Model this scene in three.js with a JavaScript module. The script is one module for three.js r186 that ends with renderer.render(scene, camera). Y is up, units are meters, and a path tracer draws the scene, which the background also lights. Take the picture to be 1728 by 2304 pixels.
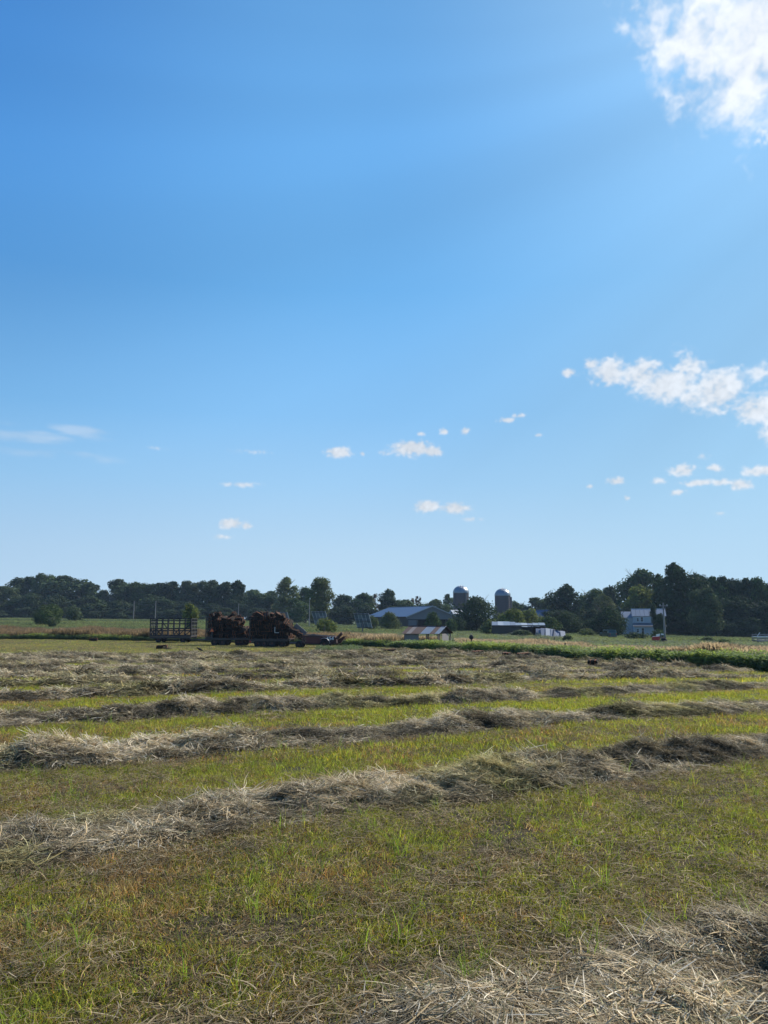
import * as THREE from 'three';
import { mergeGeometries } from 'three/addons/utils/BufferGeometryUtils.js';
import { FontLoader } from 'three/addons/loaders/FontLoader.js';
import { TextGeometry } from 'three/addons/geometries/TextGeometry.js';

// ------------------------------------------------------------------ camera, sky, sun, exposure
const scene = new THREE.Scene();
const EYE = 1.6, PITCH = THREE.MathUtils.degToRad(7.99), F = 1730.6;
const camera = new THREE.PerspectiveCamera(67.3, 0.75, 0.05, 8000);
camera.position.set(0, EYE, 0);
camera.lookAt(0, EYE + Math.tan(PITCH) * 10, -10);
const renderer = new THREE.WebGLRenderer({ antialias: true });
renderer.setSize(768, 1024);
renderer.toneMapping = THREE.LinearToneMapping;
renderer.toneMappingExposure = 1.3;
renderer.shadowMap.enabled = true;
const SUN_AZ = 52, SUN_EL = 39;
const rad = THREE.MathUtils.degToRad;
const sunDir = new THREE.Vector3(Math.cos(rad(SUN_EL)) * Math.sin(rad(SUN_AZ)), Math.sin(rad(SUN_EL)), -Math.cos(rad(SUN_EL)) * Math.cos(rad(SUN_AZ)));
const sun = new THREE.DirectionalLight(new THREE.Color(1, 0.94, 0.84), 5);
sun.name = 'sun';
sun.position.copy(sunDir).multiplyScalar(400);
sun.castShadow = true;
sun.shadow.mapSize.set(4096, 4096);
Object.assign(sun.shadow.camera, { left: -200, right: 200, top: 200, bottom: -200, near: 1, far: 1200 });
scene.add(sun, sun.target);
scene.fog = new THREE.FogExp2(new THREE.Color(0.55, 0.72, 0.95), 0.00016);

// ------------------------------------------------------------------ random numbers and noise
function mulberry(a) { return () => { a |= 0; a = (a + 0x6d2b79f5) | 0; let t = Math.imul(a ^ (a >>> 15), 1 | a); t = (t + Math.imul(t ^ (t >>> 7), 61 | t)) ^ t; return ((t ^ (t >>> 14)) >>> 0) / 4294967296; }; }
const hash = (x, y) => { let h = Math.imul(x, 374761393) + Math.imul(y, 668265263); h = Math.imul(h ^ (h >>> 13), 1274126177); return ((h ^ (h >>> 16)) >>> 0) / 4294967296; };
function noise(x, y) {
  const ix = Math.floor(x), iy = Math.floor(y), fx = x - ix, fy = y - iy, u = fx * fx * (3 - 2 * fx), v = fy * fy * (3 - 2 * fy);
  const a = hash(ix, iy), b = hash(ix + 1, iy), c = hash(ix, iy + 1), d = hash(ix + 1, iy + 1);
  return a + (b - a) * u + (c - a) * v + (a - b - c + d) * u * v;
}
function fbm(x, y, o = 4) { let s = 0, a = 0.5, n = 0; for (let i = 0; i < o; i++) { s += a * noise(x, y); n += a; a *= 0.52; x = x * 2.03 + 17.3; y = y * 2.03 + 9.1; } return s / n; }
const clamp = (x, a = 0, b = 1) => Math.min(b, Math.max(a, x));
const sstep = (a, b, x) => { const t = clamp((x - a) / (b - a)); return t * t * (3 - 2 * t); };
const mix = (a, b, t) => a + (b - a) * t;
const lin = (c) => { c /= 255; return c <= 0.04045 ? c / 12.92 : Math.pow((c + 0.055) / 1.055, 2.4); };
const table = (xs, ys, x) => { if (x <= xs[0]) return ys[0]; for (let i = 1; i < xs.length; i++) if (x < xs[i]) return mix(ys[i - 1], ys[i], (x - xs[i - 1]) / (xs[i] - xs[i - 1])); return ys[ys.length - 1]; };

// ------------------------------------------------------------------ the sky: air and clouds by azimuth and elevation
{
  const W = 4096, H = 2048, data = new Float32Array(W * H * 4);
  // colours of the clear air by elevation, far from, across from and near to the sun's side
  const els = [0, 5, 10, 15, 24, 34, 42, 65, 90];
  const cols = [
    [[190, 217, 240], [172, 206, 236], [143, 191, 231], [115, 173, 223], [84, 150, 214], [72, 138, 208], [62, 126, 198], [54, 111, 182], [52, 106, 176]],
    [[198, 226, 246], [184, 217, 243], [158, 204, 242], [133, 189, 237], [105, 172, 230], [100, 166, 227], [96, 160, 221], [78, 138, 205], [52, 106, 176]],
    [[194, 225, 247], [180, 217, 244], [162, 208, 242], [149, 200, 240], [132, 190, 237], [132, 189, 238], [142, 193, 237], [96, 152, 214], [52, 106, 176]],
  ].map((r) => r.map((c) => c.map(lin)));
  const rows = [0, 1, 2].map((k) => [0, 1, 2].map((ch) => cols[k].map((c) => c[ch])));
  // clouds: [azimuth, elevation, half width, half height, strength, grain, softness]
  const clouds = [
    [21.4, 38.6, 2.6, 2.6, .95, .55, .3], [24.5, 36.8, 3.6, 4.2, 1.25, .55, .3], [26.6, 33.2, 2.4, 2.6, 1.05, .6, .28], [28.5, 36, 4.5, 5.5, 1.4, .5, .3], [28.2, 31.0, 1.1, .8, .7, .9, .2], [31.5, 39, 6, 5, 1.5, .5, .3], [35, 35, 4, 4, 1.0, .5, .3],
    [16.9, 17.5, 1.3, 1.15, 1.25, .9, .24], [15.6, 18.2, .6, .5, .9, 1.2, .24], [19.2, 17.2, 1.6, 1.25, 1.25, .9, .24], [20.9, 16.3, 2.1, 1.35, 1.3, .85, .24], [22.3, 17.3, 1.3, 1.2, 1.1, .9, .24], [24.2, 15.5, 1.9, 1.6, 1.35, .85, .24], [22.6, 15.2, 1.3, .9, 1.0, .9, .24], [26.3, 14.1, 1.5, 1.1, 1.3, .9, .24], [28.0, 14.0, 1.7, 1.5, 1.3, .9, .24], [28.0, 12.2, 1.5, 1.1, 1.2, .9, .24], [29.8, 14.8, 2.6, 1.9, 1.3, .85, .25], [26.9, 16.4, 1.0, .7, .9, 1.1, .24],
    [14.0, 17.75, .6, .33, .92, 1.8, .2], [2.2, 12.75, 1.6, .6, 1.3, 1.2, .22], [3.6, 12.45, .95, .45, 1.1, 1.3, .22], [-3.5, 12.4, .95, .42, 1.2, 1.4, .22], [-1.6, 12.35, .3, .2, .85, 2, .2], [.1, 12.4, .5, .25, .75, 2, .25],
    [3.2, 8.4, 1.1, .45, 1.1, 1.4, .22], [5.3, 8.25, 1.2, .5, 1.1, 1.4, .22], [6.6, 7.4, .9, .18, .65, 1.6, .3], [-11.3, 6.98, 1.0, .42, 1.05, 1.4, .22], [-10.2, 6.85, .45, .28, .8, 1.6, .2], [-12.0, 6.0, .8, .2, .62, 1.6, .3], [-10.8, 9.85, 1.6, .22, .68, 1.2, .3],
    [9.3, 14.6, .7, .22, .88, 2, .2], [10.2, 14.9, .45, .2, .8, 2, .2], [6.2, 13.9, .35, .35, .85, 2, .2], [4.6, 13.95, .35, .24, .82, 2, .2], [2.8, 13.8, .3, .2, .78, 2, .2], [11.6, 13.4, .25, .15, .78, 2, .2],
    [17.0, 9.85, .75, .3, .92, 1.8, .2], [21.6, 10.35, .85, .42, .92, 1.7, .2], [23.6, 10.3, .55, .3, .82, 1.8, .2], [22.5, 9.4, 1.1, .26, .85, 1.7, .2], [24.0, 9.35, .6, .26, .85, 1.8, .2], [25.2, 9.1, .9, .4, .92, 1.7, .2], [21.1, 8.8, .7, .22, .78, 1.8, .2], [26.5, 9.9, 1.1, .4, .95, 1.6, .2], [23.0, 11.2, .5, .28, .66, 1.8, .3], [17.7, 8.6, .3, .2, .75, 2, .2], [15.2, 9.55, .25, .14, .75, 2, .2], [19.9, 9.7, .6, .25, .62, 1.8, .3], [23.8, 7.2, .5, .14, .6, 1.8, .3],
    [-21.6, 13.05, 2.4, .5, .8, .8, .75], [-25.2, 12.3, 3, .7, .72, .7, .8], [-23.4, 11.3, 3.8, .45, .7, .7, .8], [-26.5, 13.0, 2, .3, .52, .7, .8], [-17.0, 12.2, .9, .15, .52, 2, .4], [-10, 12.3, 2.2, .2, .5, 2.2, .4],
  ];
  const rand = mulberry(77);
  for (let i = 0; i < 90; i++) {   // the same fair-weather clouds go on round the rest of the sky
    const az = 34 + rand() * 290, el = 5 + 34 * rand() ** 1.6, s = 0.4 + el * 0.055, n = 1 + Math.floor(rand() * 4);
    for (let k = 0; k < n; k++) clouds.push([az + (rand() - 0.5) * s * 4, el + (rand() - 0.5) * s * 0.6, s * (0.6 + rand()), s * (0.35 + 0.35 * rand()), .85 + .25 * rand(), 1 + rand() * .6, .22]);
  }
  const field = new Float32Array(W * H), soft = new Float32Array(W * H);
  for (const [az, el, ra, re, st0, gr, so] of clouds) {
    const st = so > .5 ? st0 : st0 + (re < .7 ? .3 : .06);
    const m = 2.1, r0 = Math.floor((el - re * m + 90) / 180 * H), r1 = Math.ceil((el + re * m + 90) / 180 * H), cosE = Math.cos(rad(el)), w = ra * m / cosE;
    const c0 = Math.floor(((az - w) / 360 + 0.25) * W), c1 = Math.ceil(((az + w) / 360 + 0.25) * W);
    for (let r = Math.max(r0, 0); r <= Math.min(r1, H - 1); r++) for (let c = c0; c <= c1; c++) {
      const e = (r + 0.5) / H * 180 - 90, a = ((c + 0.5) / W - 0.25) * 360, dx = (a - az) * cosE / ra, dy = (e - el) / re, q = dx * dx + dy * dy;
      if (q > m * m) continue;
      let n;
      if (so > .5) n = fbm(a * gr * 0.5, e * gr * 2.2, 5);
      else { const k = .55 + gr * .75, wx = (fbm(a * k * 1.1 + 7, e * k * 1.3, 3) - .5) * 1.2, wy = (fbm(a * k * 1.1, e * k * 1.3 + 31, 3) - .5) * 1.2; n = .6 * fbm(a * k * 1.1 + wx, e * k * 1.5 + wy, 6) + .4 * fbm(a * k * 3.1 + 60 + wx, e * k * 3.9 + wy, 5); n = .5 + (n - .5) * 1.5; if (gr < .7) n = mix(n, .5 + (fbm(a * .55 + e * .35 + wx, e * .8 - a * .25 + wy, 5) - .5) * 1.4, .6); }
      const f = st * Math.exp(-q * 0.95) + (n - 0.5) * 1.7 * Math.exp(-q * 0.3);
      const i = r * W + ((c % W) + W) % W;
      const d = so > .5 ? 0.3 * sstep(.15, .9, f) : sstep(.36, .5 + so * 3, f) * (so > .28 ? .97 : .9) * Math.min(1, .45 + st * .5);
      if (d > field[i]) { field[i] = d; soft[i] = n; }
    }
  }
  const sunA = rad(SUN_AZ), sunE = rad(SUN_EL), wrap = (x) => Math.abs(((x + 540) % 360) - 180);
  for (let r = 0; r < H; r++) {
    const el = (r + 0.5) / H * 180 - 90, E = Math.max(el, 0), ce = Math.cos(rad(el)), se = Math.sin(rad(el));
    const T = rows.map((k) => k.map((ys) => table(els, ys, E)));
    for (let c = 0; c < W; c++) {
      const az = ((c + 0.5) / W - 0.25) * 360, d = wrap(az - SUN_AZ), i = r * W + c, o = i * 4;
      const t = d < 54 ? 1 + (1 - sstep(22, 54, d)) : 1 - sstep(54, 86, d);
      const cosS = se * Math.sin(sunE) + ce * Math.cos(sunE) * Math.cos(rad(az) - sunA), ang = Math.acos(clamp(cosS, -1, 1)) * 57.3;
      const glow = 0.30 * Math.exp(-ang / 7) + 0.17 * Math.exp(-ang / 17);
      // faint crepuscular shafts run out from the sun
      const spin = Math.atan2(el - SUN_EL, (az - SUN_AZ) * Math.max(ce, .2)), shaft = d < 120 ? 1 + (0.08 * (fbm(Math.cos(spin) * 9 + 40, Math.sin(spin) * 9 + 40, 3) - .5) + 0.15 * (fbm(Math.cos(spin) * 3.4 + 20, Math.sin(spin) * 3.4 + 20, 3) - 0.5)) * 2 * sstep(4, 14, ang) * sstep(3, 16, el) : 1;
      const a = field[i], n = soft[i];
      for (let k = 0; k < 3; k++) {
        const base = t > 1 ? mix(T[1][k], T[2][k], t - 1) : mix(T[0][k], T[1][k], t);
        const clear = base * shaft + glow * [1, .98, .95][k];
        const white = (0.79 + 0.2 * sstep(46, 20, ang) + 0.34 * (n - 0.55)) * [.93, .985, 1.06][k];
        data[o + k] = mix(clear, Math.min(white, 1.08), a) / renderer.toneMappingExposure;
      }
      data[o + 3] = 1;
    }
  }
  const sky = new THREE.DataTexture(data, W, H, THREE.RGBAFormat, THREE.FloatType);
  sky.mapping = THREE.EquirectangularReflectionMapping;
  sky.magFilter = THREE.LinearFilter;
  sky.needsUpdate = true;
  scene.background = sky;
  scene.environment = sky;
}

// ------------------------------------------------------------------ terrain
// heights by picture column (a direction from the eye) and distance
const COLS = [-400, 0, 430, 860, 1150, 1450, 1728, 2200];
const DIST = [0, 12, 20, 30, 45, 60, 80, 100, 130, 170, 220, 330, 600, 3500];
const HGT = [
  [0, 0, -.1, -.3, -.6, -.72, -.76, -.66, -.2, .4, 1.2, 3.0, 4, 4],
  [0, 0, -.1, -.3, -.62, -.76, -.80, -.70, -.2, .4, 1.1, 2.7, 4, 4],
  [0, 0, -.1, -.32, -.7, -.9, -.95, -.9, -.5, .1, .7, 2.0, 3, 3],
  [0, 0, -.12, -.35, -.75, -.95, -1.1, -1.15, -1.1, -1.0, -.9, -.6, 0, 0],
  [0, 0, -.12, -.38, -.8, -1.05, -1.25, -1.4, -1.5, -1.7, -1.9, -2, -1, -1],
  [0, 0, -.14, -.45, -.92, -1.3, -1.65, -1.95, -2.2, -2.4, -2.7, -2.5, -2, -2],
  [0, 0, -.16, -.6, -.95, -1.2, -1.6, -1.95, -2.4, -2.8, -3.4, -3.4, -3, -3],
  [0, 0, -.16, -.6, -.95, -1.2, -1.6, -1.95, -2.4, -2.8, -3.4, -3.4, -3, -3],
];
const column = (x, d) => 864 + 1748 * clamp(x / Math.max(d, 0.01), -0.9, 0.9);
function ground(x, z) {
  const d = -z;
  if (d <= 12) return 0.03 * (fbm(x * .6, z * .6, 2) - .5);
  const px = column(x, d), at = (k) => table(DIST, HGT[k], d);
  let h;
  if (px <= COLS[0]) h = at(0); else if (px >= COLS[7]) h = at(7);
  else { let k = 1; while (px > COLS[k]) k++; const t = (px - COLS[k - 1]) / (COLS[k] - COLS[k - 1]); h = mix(at(k - 1), at(k), t * t * (3 - 2 * t)); }
  return h + 0.03 * (fbm(x * .6, z * .6, 2) - .5) + Math.min(d / 300, 1) * .8 * (fbm(x * .02 + 5, z * .02, 2) - .5);
}
const colX = (px, d) => (px - 864) / 1748 * d;
const spot = (px, d) => new THREE.Vector3(colX(px, d), ground(colX(px, d), -d), -d);
function hit(px, py) {                                           // where a line of sight meets the ground
  const a = (px - 864) / F, b = -(py - 1152) / F, Y = b * Math.cos(PITCH) + Math.sin(PITCH), Z = b * Math.sin(PITCH) - Math.cos(PITCH);
  let s = 1, prev = 1;
  while (s < 900) { if (EYE + Y * s < ground(a * s, Z * s)) break; prev = s; s *= 1.02; }
  for (let i = 0; i < 20; i++) { const m = (prev + s) / 2; if (EYE + Y * m < ground(a * m, Z * m)) s = m; else prev = m; }
  return new THREE.Vector3(a * s, ground(a * s, Z * s), Z * s);
}
// the far edge of the mown field, by column
const EDGE_C = [-600, 0, 430, 800, 900, 1000, 1150, 1300, 1500, 1728, 2200, 2800], EDGE_D = [100, 97, 93, 80, 73, 66, 57, 48, 40, 33.5, 25, 18];
const edge = (px) => table(EDGE_C, EDGE_D, px);
const mown = (x, z) => z > 0 || -z < edge(column(x, -z));
// direction of the windrows
const ROW_N = [0.47, 0.883], ROW_D = [0.883, -0.47];

// ------------------------------------------------------------------ naming helpers
const used = {};
function numbered(n) { used[n] = (used[n] ?? -1) + 1; return used[n] ? n + '_' + String(used[n]).padStart(3, '0') : n; }
const partNames = new WeakMap();
function partName(parent, n) { let m = partNames.get(parent); if (!m) partNames.set(parent, m = {}); m[n] = (m[n] ?? -1) + 1; return m[n] ? n + '_' + String(m[n]).padStart(3, '0') : n; }
function tag(o, label, category, group) { o.userData = { label, category }; if (group) o.userData.group = group; return o; }
function thing(name, label, category, pos, turn = 0, group) {
  const o = new THREE.Group(); o.name = numbered(name); scene.add(o);
  if (pos) o.position.copy(pos); o.rotation.y = turn;
  return tag(o, label, category, group);
}
function part(parent, name, geo, mat, pos, rot) {
  const m = new THREE.Mesh(geo, mat); m.name = partName(parent, name); m.castShadow = m.receiveShadow = true;
  if (pos) m.position.set(...pos); if (rot) m.rotation.set(...rot);
  parent.add(m); return m;
}
function copyOf(root, label, group) {
  const c = root.clone(); c.name = numbered(root.name.replace(/_\d{3}$/, '')); scene.add(c);
  c.userData = { ...root.userData }; if (label) c.userData.label = label; if (group) c.userData.group = group;
  return c;
}
const geoCache = {};
function box(w, h, d) { const k = [w, h, d].join(); return geoCache[k] ??= new THREE.BoxGeometry(w, h, d); }
function cyl(r0, r1, h, n = 12) { const k = 'c' + [r0, r1, h, n].join(); return geoCache[k] ??= new THREE.CylinderGeometry(r0, r1, h, n); }
function bar(a, b, w, d = w) {                                   // a square bar between two points
  const A = new THREE.Vector3(...a), B = new THREE.Vector3(...b), g = new THREE.BoxGeometry(w, A.distanceTo(B), d);
  const q = new THREE.Quaternion().setFromUnitVectors(new THREE.Vector3(0, 1, 0), B.clone().sub(A).normalize());
  return g.applyQuaternion(q).translate((A.x + B.x) / 2, (A.y + B.y) / 2, (A.z + B.z) / 2);
}
function rod(a, b, r, r2 = r, n = 8) {
  const A = new THREE.Vector3(...a), B = new THREE.Vector3(...b), g = new THREE.CylinderGeometry(r2, r, A.distanceTo(B), n);
  const q = new THREE.Quaternion().setFromUnitVectors(new THREE.Vector3(0, 1, 0), B.clone().sub(A).normalize());
  return g.applyQuaternion(q).translate((A.x + B.x) / 2, (A.y + B.y) / 2, (A.z + B.z) / 2);
}
function prism(points, depth) {                                  // outline in x,y drawn out along z, centred
  const s = new THREE.Shape(points.map((p) => new THREE.Vector2(...p)));
  return new THREE.ExtrudeGeometry(s, { depth, bevelEnabled: false }).translate(0, 0, -depth / 2);
}
const std = (r, g, b, rough = 0.85, metal = 0, extra = {}) => new THREE.MeshStandardMaterial({ color: new THREE.Color().setRGB(r, g, b), roughness: rough, metalness: metal, ...extra });

// ------------------------------------------------------------------ textures
function texture(size, paint, repeat = 1) {
  const c = document.createElement('canvas'); c.width = c.height = size;
  paint(c.getContext('2d'), size);
  const t = new THREE.CanvasTexture(c); t.wrapS = t.wrapT = THREE.RepeatWrapping; t.repeat.set(repeat, repeat);
  return t;
}
function strandCanvas(seed, n, len, tones, back) {
  return (g, S) => {
    const R = mulberry(seed);
    g.fillStyle = back; g.fillRect(0, 0, S, S);
    for (let i = 0; i < n; i++) {
      const x = R() * S, y = R() * S, a = R() * 6.28, l = len * (0.4 + R()), k = (R() - .5) * l * .5, t = tones[Math.floor(R() * tones.length)];
      g.strokeStyle = t; g.lineWidth = 1.5 + R() * 2.5;
      for (const ox of [-S, 0, S]) for (const oy of [-S, 0, S]) {
        if (x + ox < -len * 1.5 || x + ox > S + len * 1.5 || y + oy < -len * 1.5 || y + oy > S + len * 1.5) continue;
        g.beginPath(); g.moveTo(x + ox, y + oy);
        g.quadraticCurveTo(x + ox + Math.cos(a) * l / 2 - Math.sin(a) * k, y + oy + Math.sin(a) * l / 2 + Math.cos(a) * k, x + ox + Math.cos(a) * l, y + oy + Math.sin(a) * l); g.stroke();
      }
    }
  };
}
const hayTex = texture(1024, strandCanvas(3, 9000, 110, ['#6d624a', '#8b7d60', '#584c36', '#a39473', '#3d3526', '#5c5d40'], '#2c261b'));
hayTex.colorSpace = THREE.SRGBColorSpace;
const hayBump = texture(1024, strandCanvas(3, 9000, 110, ['#888', '#aaa', '#666', '#ddd', '#333', '#777'], '#111'));
const thatchTex = texture(1024, strandCanvas(9, 11000, 60, ['#b8a98a', '#8d7a58', '#6d5a3c', '#7d8a4a', '#93a558', '#57482f'], '#5b4a32'));
thatchTex.colorSpace = THREE.SRGBColorSpace;
const thatchBump = texture(1024, strandCanvas(9, 11000, 60, ['#eee', '#aaa', '#777', '#999', '#bbb', '#555'], '#333'));

// ------------------------------------------------------------------ ground sheet
{
  const rings = [0.001]; for (let r = 0.7; r < 3600; r *= 1.045) rings.push(r); rings.push(3600);
  const angs = []; for (let a = -180; a < 180;) { angs.push(a); a += Math.abs(a) < 45 ? 0.5 : 5; }
  const pos = [], uv = [], col = [], idx = [];
  rings.forEach((r) => angs.forEach((a) => {
    const x = r * Math.sin(rad(a)), z = -r * Math.cos(rad(a)), y = ground(x, z);
    pos.push(x, y, z); uv.push(x / 1.9, z / 1.9);
    let c;
    const n = fbm(x * .09, z * .09, 3), n2 = fbm(x * .5 + 40, z * .5, 3);
    if (mown(x, z)) {
      const s = x * ROW_N[0] + z * ROW_N[1], t = x * ROW_D[0] + z * ROW_D[1], g = sstep(.35, .65, fbm(s * .55, t * .12, 3));
      c = [mix(.50, .36, g), mix(.38, .48, g), mix(.22, .16, g)].map((v) => v * mix(.75, 1.15, n2));
    } else {
      const g = sstep(.3, .7, n);
      c = r < 3000 ? [mix(.30, .20, g), mix(.40, .36, g), mix(.13, .12, g)] : [.2, .3, .15];
      c = c.map((v) => v * mix(.8, 1.15, n2));
    }
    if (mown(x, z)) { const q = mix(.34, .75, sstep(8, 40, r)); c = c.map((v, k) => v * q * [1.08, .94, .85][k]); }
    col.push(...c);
  }));
  const A = angs.length;
  for (let i = 0; i < rings.length - 1; i++) for (let j = 0; j < A; j++) { const k = (j + 1) % A, a = i * A + j, b = i * A + k, c = a + A, d = b + A; idx.push(a, b, c, b, d, c); }
  const g = new THREE.BufferGeometry();
  g.setAttribute('position', new THREE.Float32BufferAttribute(pos, 3)); g.setAttribute('uv', new THREE.Float32BufferAttribute(uv, 2)); g.setAttribute('color', new THREE.Float32BufferAttribute(col, 3));
  g.setIndex(idx); g.computeVertexNormals();
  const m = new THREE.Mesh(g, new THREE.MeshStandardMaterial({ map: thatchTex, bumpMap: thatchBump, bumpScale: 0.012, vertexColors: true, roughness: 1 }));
  m.name = 'ground'; m.userData = { kind: 'structure', label: 'mown hay field and meadow running out to the tree line' }; m.receiveShadow = true; scene.add(m);
}

// ------------------------------------------------------------------ ribbons: blades, stems, strands, leaves
class Ribbons {
  constructor() { this.p = []; this.c = []; this.i = []; }
  // points of a centre line, half widths, colours (one per point or one), side direction
  strip(pts, widths, cols, side) {
    const n = this.p.length / 3;
    pts.forEach((q, k) => {
      const w = widths[k], c = Array.isArray(cols[0]) ? cols[k] : cols;
      this.p.push(q[0] - side[0] * w, q[1] - side[1] * w, q[2] - side[2] * w, q[0] + side[0] * w, q[1] + side[1] * w, q[2] + side[2] * w);
      this.c.push(...c, ...c);
      if (k) { const a = n + 2 * k - 2; this.i.push(a, a + 1, a + 2, a + 1, a + 3, a + 2); }
    });
  }
  leaf(x, y, z, u, v, c) {                                       // a folded diamond between directions u and v
    const n = this.p.length / 3, f = [u[1] * v[2] - u[2] * v[1], u[2] * v[0] - u[0] * v[2], u[0] * v[1] - u[1] * v[0]], k = .35 / (Math.hypot(...f) ** .5 + 1e-6);
    this.p.push(x - u[0], y - u[1], z - u[2], x + v[0] + f[0] * k, y + v[1] + f[1] * k, z + v[2] + f[2] * k, x + u[0], y + u[1], z + u[2], x - v[0] + f[0] * k, y - v[1] + f[1] * k, z - v[2] + f[2] * k);
    for (let i = 0; i < 4; i++) this.c.push(...c);
    this.i.push(n, n + 1, n + 2, n, n + 2, n + 3);
  }
  geo() {
    const g = new THREE.BufferGeometry();
    g.setAttribute('position', new THREE.Float32BufferAttribute(this.p, 3)); g.setAttribute('color', new THREE.Float32BufferAttribute(this.c, 3));
    g.setIndex(this.i); g.computeVertexNormals(); return g;
  }
}
const leafMat = (t, rough = .9, spec = .3) => new THREE.MeshPhysicalMaterial({ vertexColors: true, roughness: rough, transmission: t, thickness: 0, specularIntensity: spec });
const M = {
  grass: leafMat(.6, .95), straw: leafMat(.3, .9, .12), foliage: leafMat(.3, .95), litFoliage: leafMat(.4, .95), tall: leafMat(.6, .95),
  mound: new THREE.MeshStandardMaterial({ color: new THREE.Color().setRGB(.55, .52, .48), map: hayTex, bumpMap: hayBump, bumpScale: 0.03, roughness: 1 }),
};
function blade(R, rng, x, z, h, w, lean, col) {
  const a = rng() * 6.28, b = rng() * 6.28, dx = Math.cos(a) * lean * h, dz = Math.sin(a) * lean * h, pts = [], ws = [];
  for (let k = 0; k <= 3; k++) { const t = k / 3; pts.push([x + dx * t * t, h * t * (1 - .25 * lean * t), z + dz * t * t]); ws.push(w * (1 - t * .9)); }
  R.strip(pts, ws, col, [Math.cos(b), 0, Math.sin(b)]);
}
function grassTuft(seed, n, spread, h, w) {
  const R = new Ribbons(), rng = mulberry(seed);
  for (let i = 0; i < n; i++) {
    const a = rng() * 6.28, r = spread * Math.sqrt(rng()), v = .42 + 1.6 * rng() ** 1.7, dry = rng() < .2;
    blade(R, rng, Math.cos(a) * r, Math.sin(a) * r, h * (.45 + .75 * rng()), w * (.7 + .6 * rng()), .25 + 1.0 * rng(), dry ? [1.5 * v, 1.0 * v, .9 * v] : [v, v * (.9 + .2 * rng()), v]);
  }
  return R.geo();
}
function strand(R, rng, x, y, z, len, w, tilt, col) {
  const a = rng() * 6.28, t0 = (rng() - .5) * 2 * tilt, bend = (rng() - .5) * 2.6, curl = (rng() - .65) * .7, s = [-Math.sin(a), (rng() - .5) * 1.2, Math.cos(a)], m = Math.hypot(...s), pts = [], ws = [];
  let px = x, py = y, pz = z;
  for (let k = 0; k <= 4; k++) {
    pts.push([px, py, pz]); ws.push(w * (k === 4 ? .4 : 1));
    const aa = a + bend * k / 4, tt = t0 + curl * k / 4, l = len / 4;
    px += Math.cos(aa) * Math.cos(tt) * l; pz += Math.sin(aa) * Math.cos(tt) * l; py += Math.sin(tt) * l;
  }
  R.strip(pts, ws, col, s.map((v) => v / m));
}
const HAY = [[.54, .44, .28], [.48, .40, .27], [.66, .56, .40], [.36, .30, .19], [.28, .27, .15], [.42, .31, .17], [.17, .125, .07], [.55, .49, .38]];
function hayClump(seed, n, rx, ry, len, w, tilt = .5) {
  const R = new Ribbons(), rng = mulberry(seed);
  for (let i = 0; i < n; i++) {
    const a = rng() * 6.28, r = rx * Math.sqrt(rng()), c = HAY[Math.floor(rng() * HAY.length)], v = .35 + .95 * rng();
    strand(R, rng, Math.cos(a) * r - len * .25, ry * (rng() - .2), Math.sin(a) * r, len * (.4 + .9 * rng()), w * (.5 + rng()), tilt, c.map((q) => q * v));
  }
  return R.geo();
}
// scatter: many copies of a few geometries, each an InstancedMesh under parent
function scatter(parent, name, geos, mat, list, stuff = true) {      // list of [x, y, z, scale, scaleY, turn, colour, normal?]
  geos.forEach((g, k) => {
    const mine = list.filter((_, i) => i % geos.length === k);
    if (!mine.length) return;
    const m = new THREE.InstancedMesh(g, mat, mine.length), o = new THREE.Object3D(), c = new THREE.Color(), up = new THREE.Vector3(0, 1, 0), q = new THREE.Quaternion();
    mine.forEach(([x, y, z, s, sy, turn, col, nrm], i) => {
      o.position.set(x, y, z); o.scale.set(s, s * sy, s); o.rotation.set(0, turn, 0);
      if (nrm) { q.setFromUnitVectors(up, nrm); o.quaternion.premultiply(q); }
      o.updateMatrix(); m.setMatrixAt(i, o.matrix); m.setColorAt(i, c.setRGB(...col));
    });
    m.castShadow = m.receiveShadow = true;
    m.name = parent === scene ? numbered(name) : partName(parent, name);
    if (stuff) m.userData.kind = 'stuff';
    parent.add(m);
  });
}
function stuffThing(name, label, category) { const o = thing(name, label, category); o.userData.kind = 'stuff'; return o; }
const inView = (x, z, margin = 1.6) => { const d = -z; return d > 1.5 && Math.abs(x) < d * .56 + margin; };

// ------------------------------------------------------------------ windrows of hay
const ROWS = [   // [distance from the eye's foot measured across the rows, half width, height, label]
  [2.30, .90, .06, 'loose hay windrow in the very foreground at the bottom right corner'],
  [6.3, .60, .10, 'full tangled hay windrow nearest across the whole width of the field'],
  [9.75, .62, .095, 'second hay windrow across the field, beyond the nearest full one'],
  [13.8, .62, .10, 'third hay windrow across the field, in thin separate clumps'],
  [18.3, .72, .105, 'fourth hay windrow across the field, a line of dark lumps'],
  [22.4, .8, .11, 'fifth hay windrow across the field, before the dense far strips'],
  [26.3, .85, .11, 'sixth hay windrow, first of the dense far strips'],
  [30.0, .9, .11, 'seventh hay windrow, second of the dense far strips'],
  [33.8, .95, .11, 'eighth hay windrow, third of the dense far strips'],
  [38.0, 1.0, .11, 'ninth hay windrow, fourth of the dense far strips'],
  [42.5, 1.0, .11, 'tenth hay windrow, fifth of the dense far strips'],
  [46.3, .95, .11, 'eleventh hay windrow, third from the farthest'],
  [50.2, .95, .11, 'twelfth hay windrow, last but one before the bales and wagons'],
  [54.0, .95, .11, 'farthest hay windrow, nearest to the loose bales and wagons'],
];
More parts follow.
